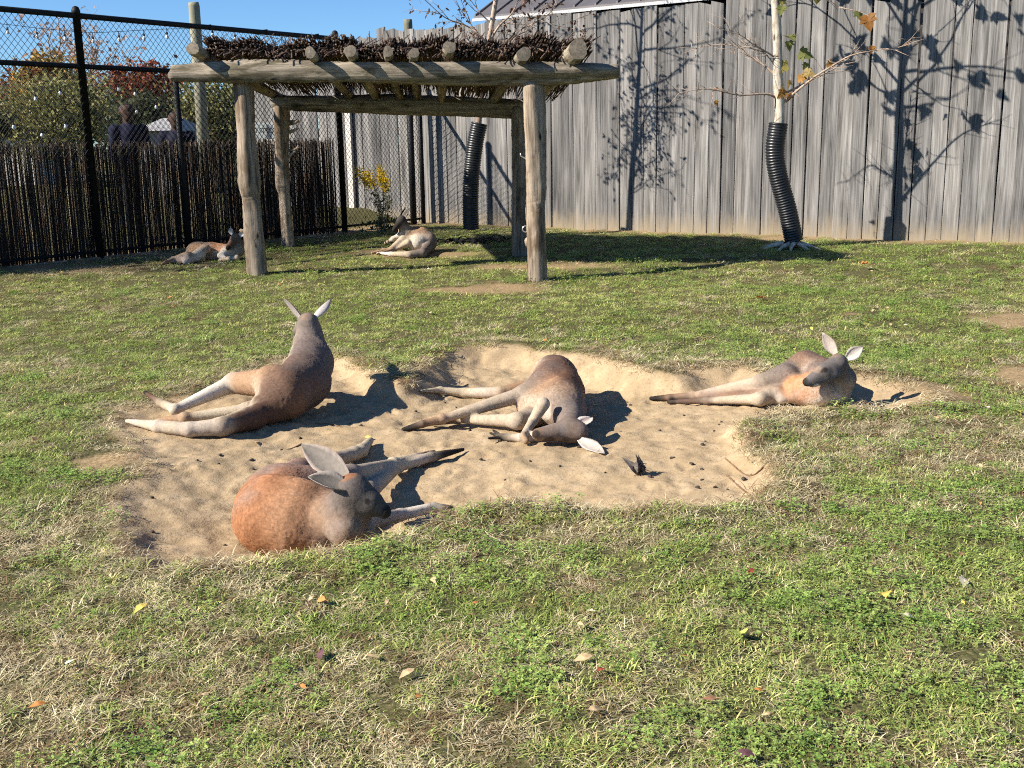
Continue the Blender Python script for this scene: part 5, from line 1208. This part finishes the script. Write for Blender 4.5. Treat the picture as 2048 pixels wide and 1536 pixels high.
# ------------------------------------------------------------------ fallen leaves, droppings and twigs
LEAFC = dict(yellow=(.55, .43, .10), orange=(.50, .20, .06), tan=(.50, .36, .20), cream=(.66, .58, .42), purple=(.13, .06, .07), red=(.32, .07, .04), brown=(.24, .13, .07), green=(.38, .42, .10))
def fallen(px, py, cname, size, label, seed, shape='oval', zoff=.03, group=None):
    size *= .8; r = np.random.default_rng(seed); p0 = Z(px, py, .0); p0[2] = gz(p0[0], p0[1]); p0 = Z(px, py, p0[2] + zoff)
    a_ = r.uniform(0, 2 * pi); mb = MB(); sh_ = leaf_shape(shape); d = np.array([cos(a_), sin(a_), r.uniform(-.1, .25)]); add_leaf(mb, -d * size * .45, d, (r.normal(0, .35), r.normal(0, .35) - .25, 1), size, sh_, np.array(LEAFC[cname]) * r.uniform(.85, 1.15), r.uniform(.25, .8))
    V, F = tube([-d * size * .7, -d * size * .43], [.0012, .0016], 4); mb.add(V, F, np.array(LEAFC[cname]) * .7)
    o = mb.build("fallen_leaf", M['litter']); o.location = p0
    return tag(o, label, "leaf", group or "fallen leaves on the lawn")
for k, (px, py, c_, sz, shp, lab) in enumerate([
        (282, 1211, 'yellow', .075, 'oval', "curled yellow leaf on the grass below the hollow's near left corner"), (641, 1197, 'orange', .07, 'oval', "bright orange leaf on the grass below the curled kangaroo"),
        (640, 1305, 'purple', .085, 'oval', "large dark purple leaf lying in dry grass in the near left lawn"), (140, 1321, 'cream', .07, 'oval', "cream coloured leaf at the picture's lower left"),
        (76, 1406, 'orange', .06, 'oval', "orange leaf nearest the picture's lower left corner"), (1928, 1158, 'cream', .10, 'oval', "long pale pinkish leaf on green grass at the right edge"),
        (1745, 1141, 'green', .085, 'oval', "yellow-green leaf on the lawn right of the hollow"), (1505, 1140, 'red', .065, 'oval', "red-orange leaf on the grass below the hollow's right end"),
        (1772, 1187, 'yellow', .06, 'sycamore', "lobed yellowish leaf just below the yellow-green leaf"), (1480, 1262, 'green', .07, 'sycamore', "star-shaped pale green leaf in the near right lawn"),
        (1490, 1506, 'purple', .075, 'oval', "pinkish purple leaf at the bottom edge of the picture"), (1202, 1336, 'red', .06, 'oval', "dark red leaf in the middle of the near lawn"),
        (1168, 1313, 'tan', .08, 'oval', "curled tan leaf above the dark red leaf"), (815, 1342, 'tan', .08, 'oval', "upright tan leaf in the near lawn left of centre"),
        (745, 1310, 'tan', .06, 'oval', "small tan leaf between the purple and the upright tan leaf"), (866, 1157, 'tan', .06, 'oval', "tan leaf just below the hollow's near lip"),
        (1818, 1229, 'cream', .055, 'oval', "small whitish leaf in clover at the right"), (1527, 596, 'orange', .17, 'sycamore', "orange-brown sycamore leaf on the far lawn right of the shelter"),
        (1735, 527, 'orange', .17, 'sycamore', "orange leaf on the grass below the board fence"), (212, 681, 'tan', .09, 'oval', "tan leaf on the grass left of the raised kangaroo"),
        (70, 876, 'brown', .09, 'oval', "brown leaf on the lawn at the left edge beside the hollow"), (342, 592, 'orange', .10, 'oval', "orange leaf on the far lawn in front of the shelter"),
        (346, 612, 'orange', .08, 'oval', "second small orange leaf below another before the shelter"), (1742, 640, 'yellow', .10, 'oval', "yellow leaf on the lawn behind the dark-faced kangaroo"),
        (2036, 820, 'yellow', .09, 'oval', "bright yellow leaf at the picture's right edge"), (1420, 1395, 'brown', .06, 'oval', "brown leaf in the clover at the lower right"), (1190, 1415, 'tan', .06, 'oval', "tan leaf low in the middle of the near lawn")]):
    fallen(px, py, c_, sz, lab, 300 + k, shp)
r = np.random.default_rng(64)
for k in range(75):
    while True:
        px, py = r.uniform(20, 2030), 500 + 1020 * r.random() ** 1.3
        w_ = Z(px, py, .05)
        if w_[1] < 15 and pit_sd(w_[:1], w_[1:2])[0] < -.15: break
    fallen(px, py, ['tan', 'cream', 'yellow', 'tan', 'orange', 'brown'][r.integers(0, 6)], r.uniform(.022, .04) * (1 if py > 900 else 1.9), "small faded leaf scrap scattered in the grass", 500 + k, 'oval', .028, "small leaf scraps in the grass")
for k, (px, py, c_, sz, lab) in enumerate([(511, 882, 'tan', .10, "long tan leaf on the sand between the two left kangaroos"), (735, 873, 'yellow', .05, "small yellow leaf on the sand before the sleeping kangaroo's toes")]):
    fallen(px, py, c_, sz, lab, 700 + k, 'oval', .012, "leaves on the sand")

def pebble(px, py, s, dark, label, seed, group):
    r = np.random.default_rng(seed); p0 = Z(px, py, -.15); p0[2] = gz(p0[0], p0[1]); p0 = Z(px, py, p0[2]); p0[2] = gz(p0[0], p0[1]) + s * .3
    bm = bmesh.new(); bmesh.ops.create_icosphere(bm, subdivisions=2, radius=1)
    sc = s * np.array([1.25, .95, .8]); ph = r.random(3) * 6
    for v in bm.verts: v.co = Vector((v.co.x * sc[0], v.co.y * sc[1], v.co.z * sc[2])) * (1 + .16 * sin(v.co.x * 4 + ph[0]) + .12 * sin(v.co.y * 5 + ph[1]))
    me = bpy.data.meshes.new("dropping"); bm.to_mesh(me); bm.free(); me.polygons.foreach_set("use_smooth", [True] * len(me.polygons))
    o = link("dropping", me, M['dung']); o.location = p0; o.rotation_euler = (0, 0, r.uniform(0, 6)); return tag(o, label, "dropping", group)
M['dung'] = simple("dried_dung", (.055, .042, .032), .85, .4, 60)
spots_ = [(1255, 806), (1261, 812), (1368, 830), (1410, 888), (1405, 892), (1242, 868), (1428, 865), (1383, 922), (1404, 937), (1430, 975), (1455, 976), (1395, 980), (1404, 960), (1280, 925), (1345, 918), (1443, 842), (1438, 850), (1488, 935), (832, 830), (890, 808), (912, 815), (1000, 888), (962, 917), (1060, 922), (600, 880), (440, 905), (438, 936), (503, 918), (506, 935), (640, 868), (700, 842), (722, 850), (745, 830), (395, 925), (302, 978), (305, 1057), (450, 1091), (1158, 890), (940, 868), (1120, 935), (1010, 960), (850, 935), (1320, 865), (1210, 945), (1300, 960)]
for k, (px, py) in enumerate(spots_): pebble(px, py, .006 + .006 * (k * 37 % 10) / 10, 1, "small dark round dropping lying on the sand", 900 + k, "droppings on the sand")
# fluffy feather-like scrap and a twig
fp = Z(1278, 972, -.15); fp[2] = gz(fp[0], fp[1]); ft = MB(); r = np.random.default_rng(2)
for k in range(5):
    add_leaf(ft, (r.uniform(-.02, .02), r.uniform(-.015, .015), .004), (r.uniform(-.6, .5), r.uniform(-.3, .3), 1.0), (r.normal(), -1, .2), r.uniform(.06, .12), leaf_shape('oval'), np.array([.12, .10, .085]) * r.uniform(.6, 1.5), .9)
for k in range(160):
    t_ = r.random() ** 1.5; q = np.array([.02 * sin(t_ * 3), 0, .005 + .06 * t_]); d = r.normal(0, 1, 3) * (.014, .012, .012)
    V, F = tube([q, q + d * .6, q + d], [.003, .0022, .001], 3); ft.add(V, F, np.array([.13, .11, .09]) * r.uniform(.5, 1.6))
o = ft.build("fur_tuft", M['twig']); o.location = fp; tag(o, "dark fluffy tuft standing on the sand at the near right edge", "tuft")
def twig(pts, rad, label, side=None):
    P = []
    for px, py in pts:
        q = Z(px, py, -.16); q[2] = gz(q[0], q[1]); q = Z(px, py, q[2]); q[2] = gz(q[0], q[1]) + rad * 1.2; P.append(q)
    c_ = P[0].copy(); V, F = tube(resample(np.array(P) - c_, 4), rad, 5, .1, 1); mb = MB(); mb.add(V, F, (.16, .10, .06))
    if side: V, F = tube([P[1] - c_, P[1] - c_ + np.array(side)], [rad * .8, rad * .3], 5); mb.add(V, F, (.16, .10, .06))
    o = mb.build("twig", M['twig']); o.location = c_; tag(o, label, "twig")
twig([(560, 894), (580, 890), (603, 886)], .004, "thin forked twig behind the big ear of the curled kangaroo", (-.05, -.03, .005))
twig([(1450, 926), (1500, 922), (1540, 916)], .004, "thin straw twig at the sand's right edge", (.03, .05, .004))
twig([(1452, 948), (1500, 958), (1535, 968)], .004, "longer twig at the sand's lower right corner", (.04, .03, .004))
twig([(630, 848), (660, 852), (682, 856)], .003, "pale straw on the sand beside the raised kangaroo", None)
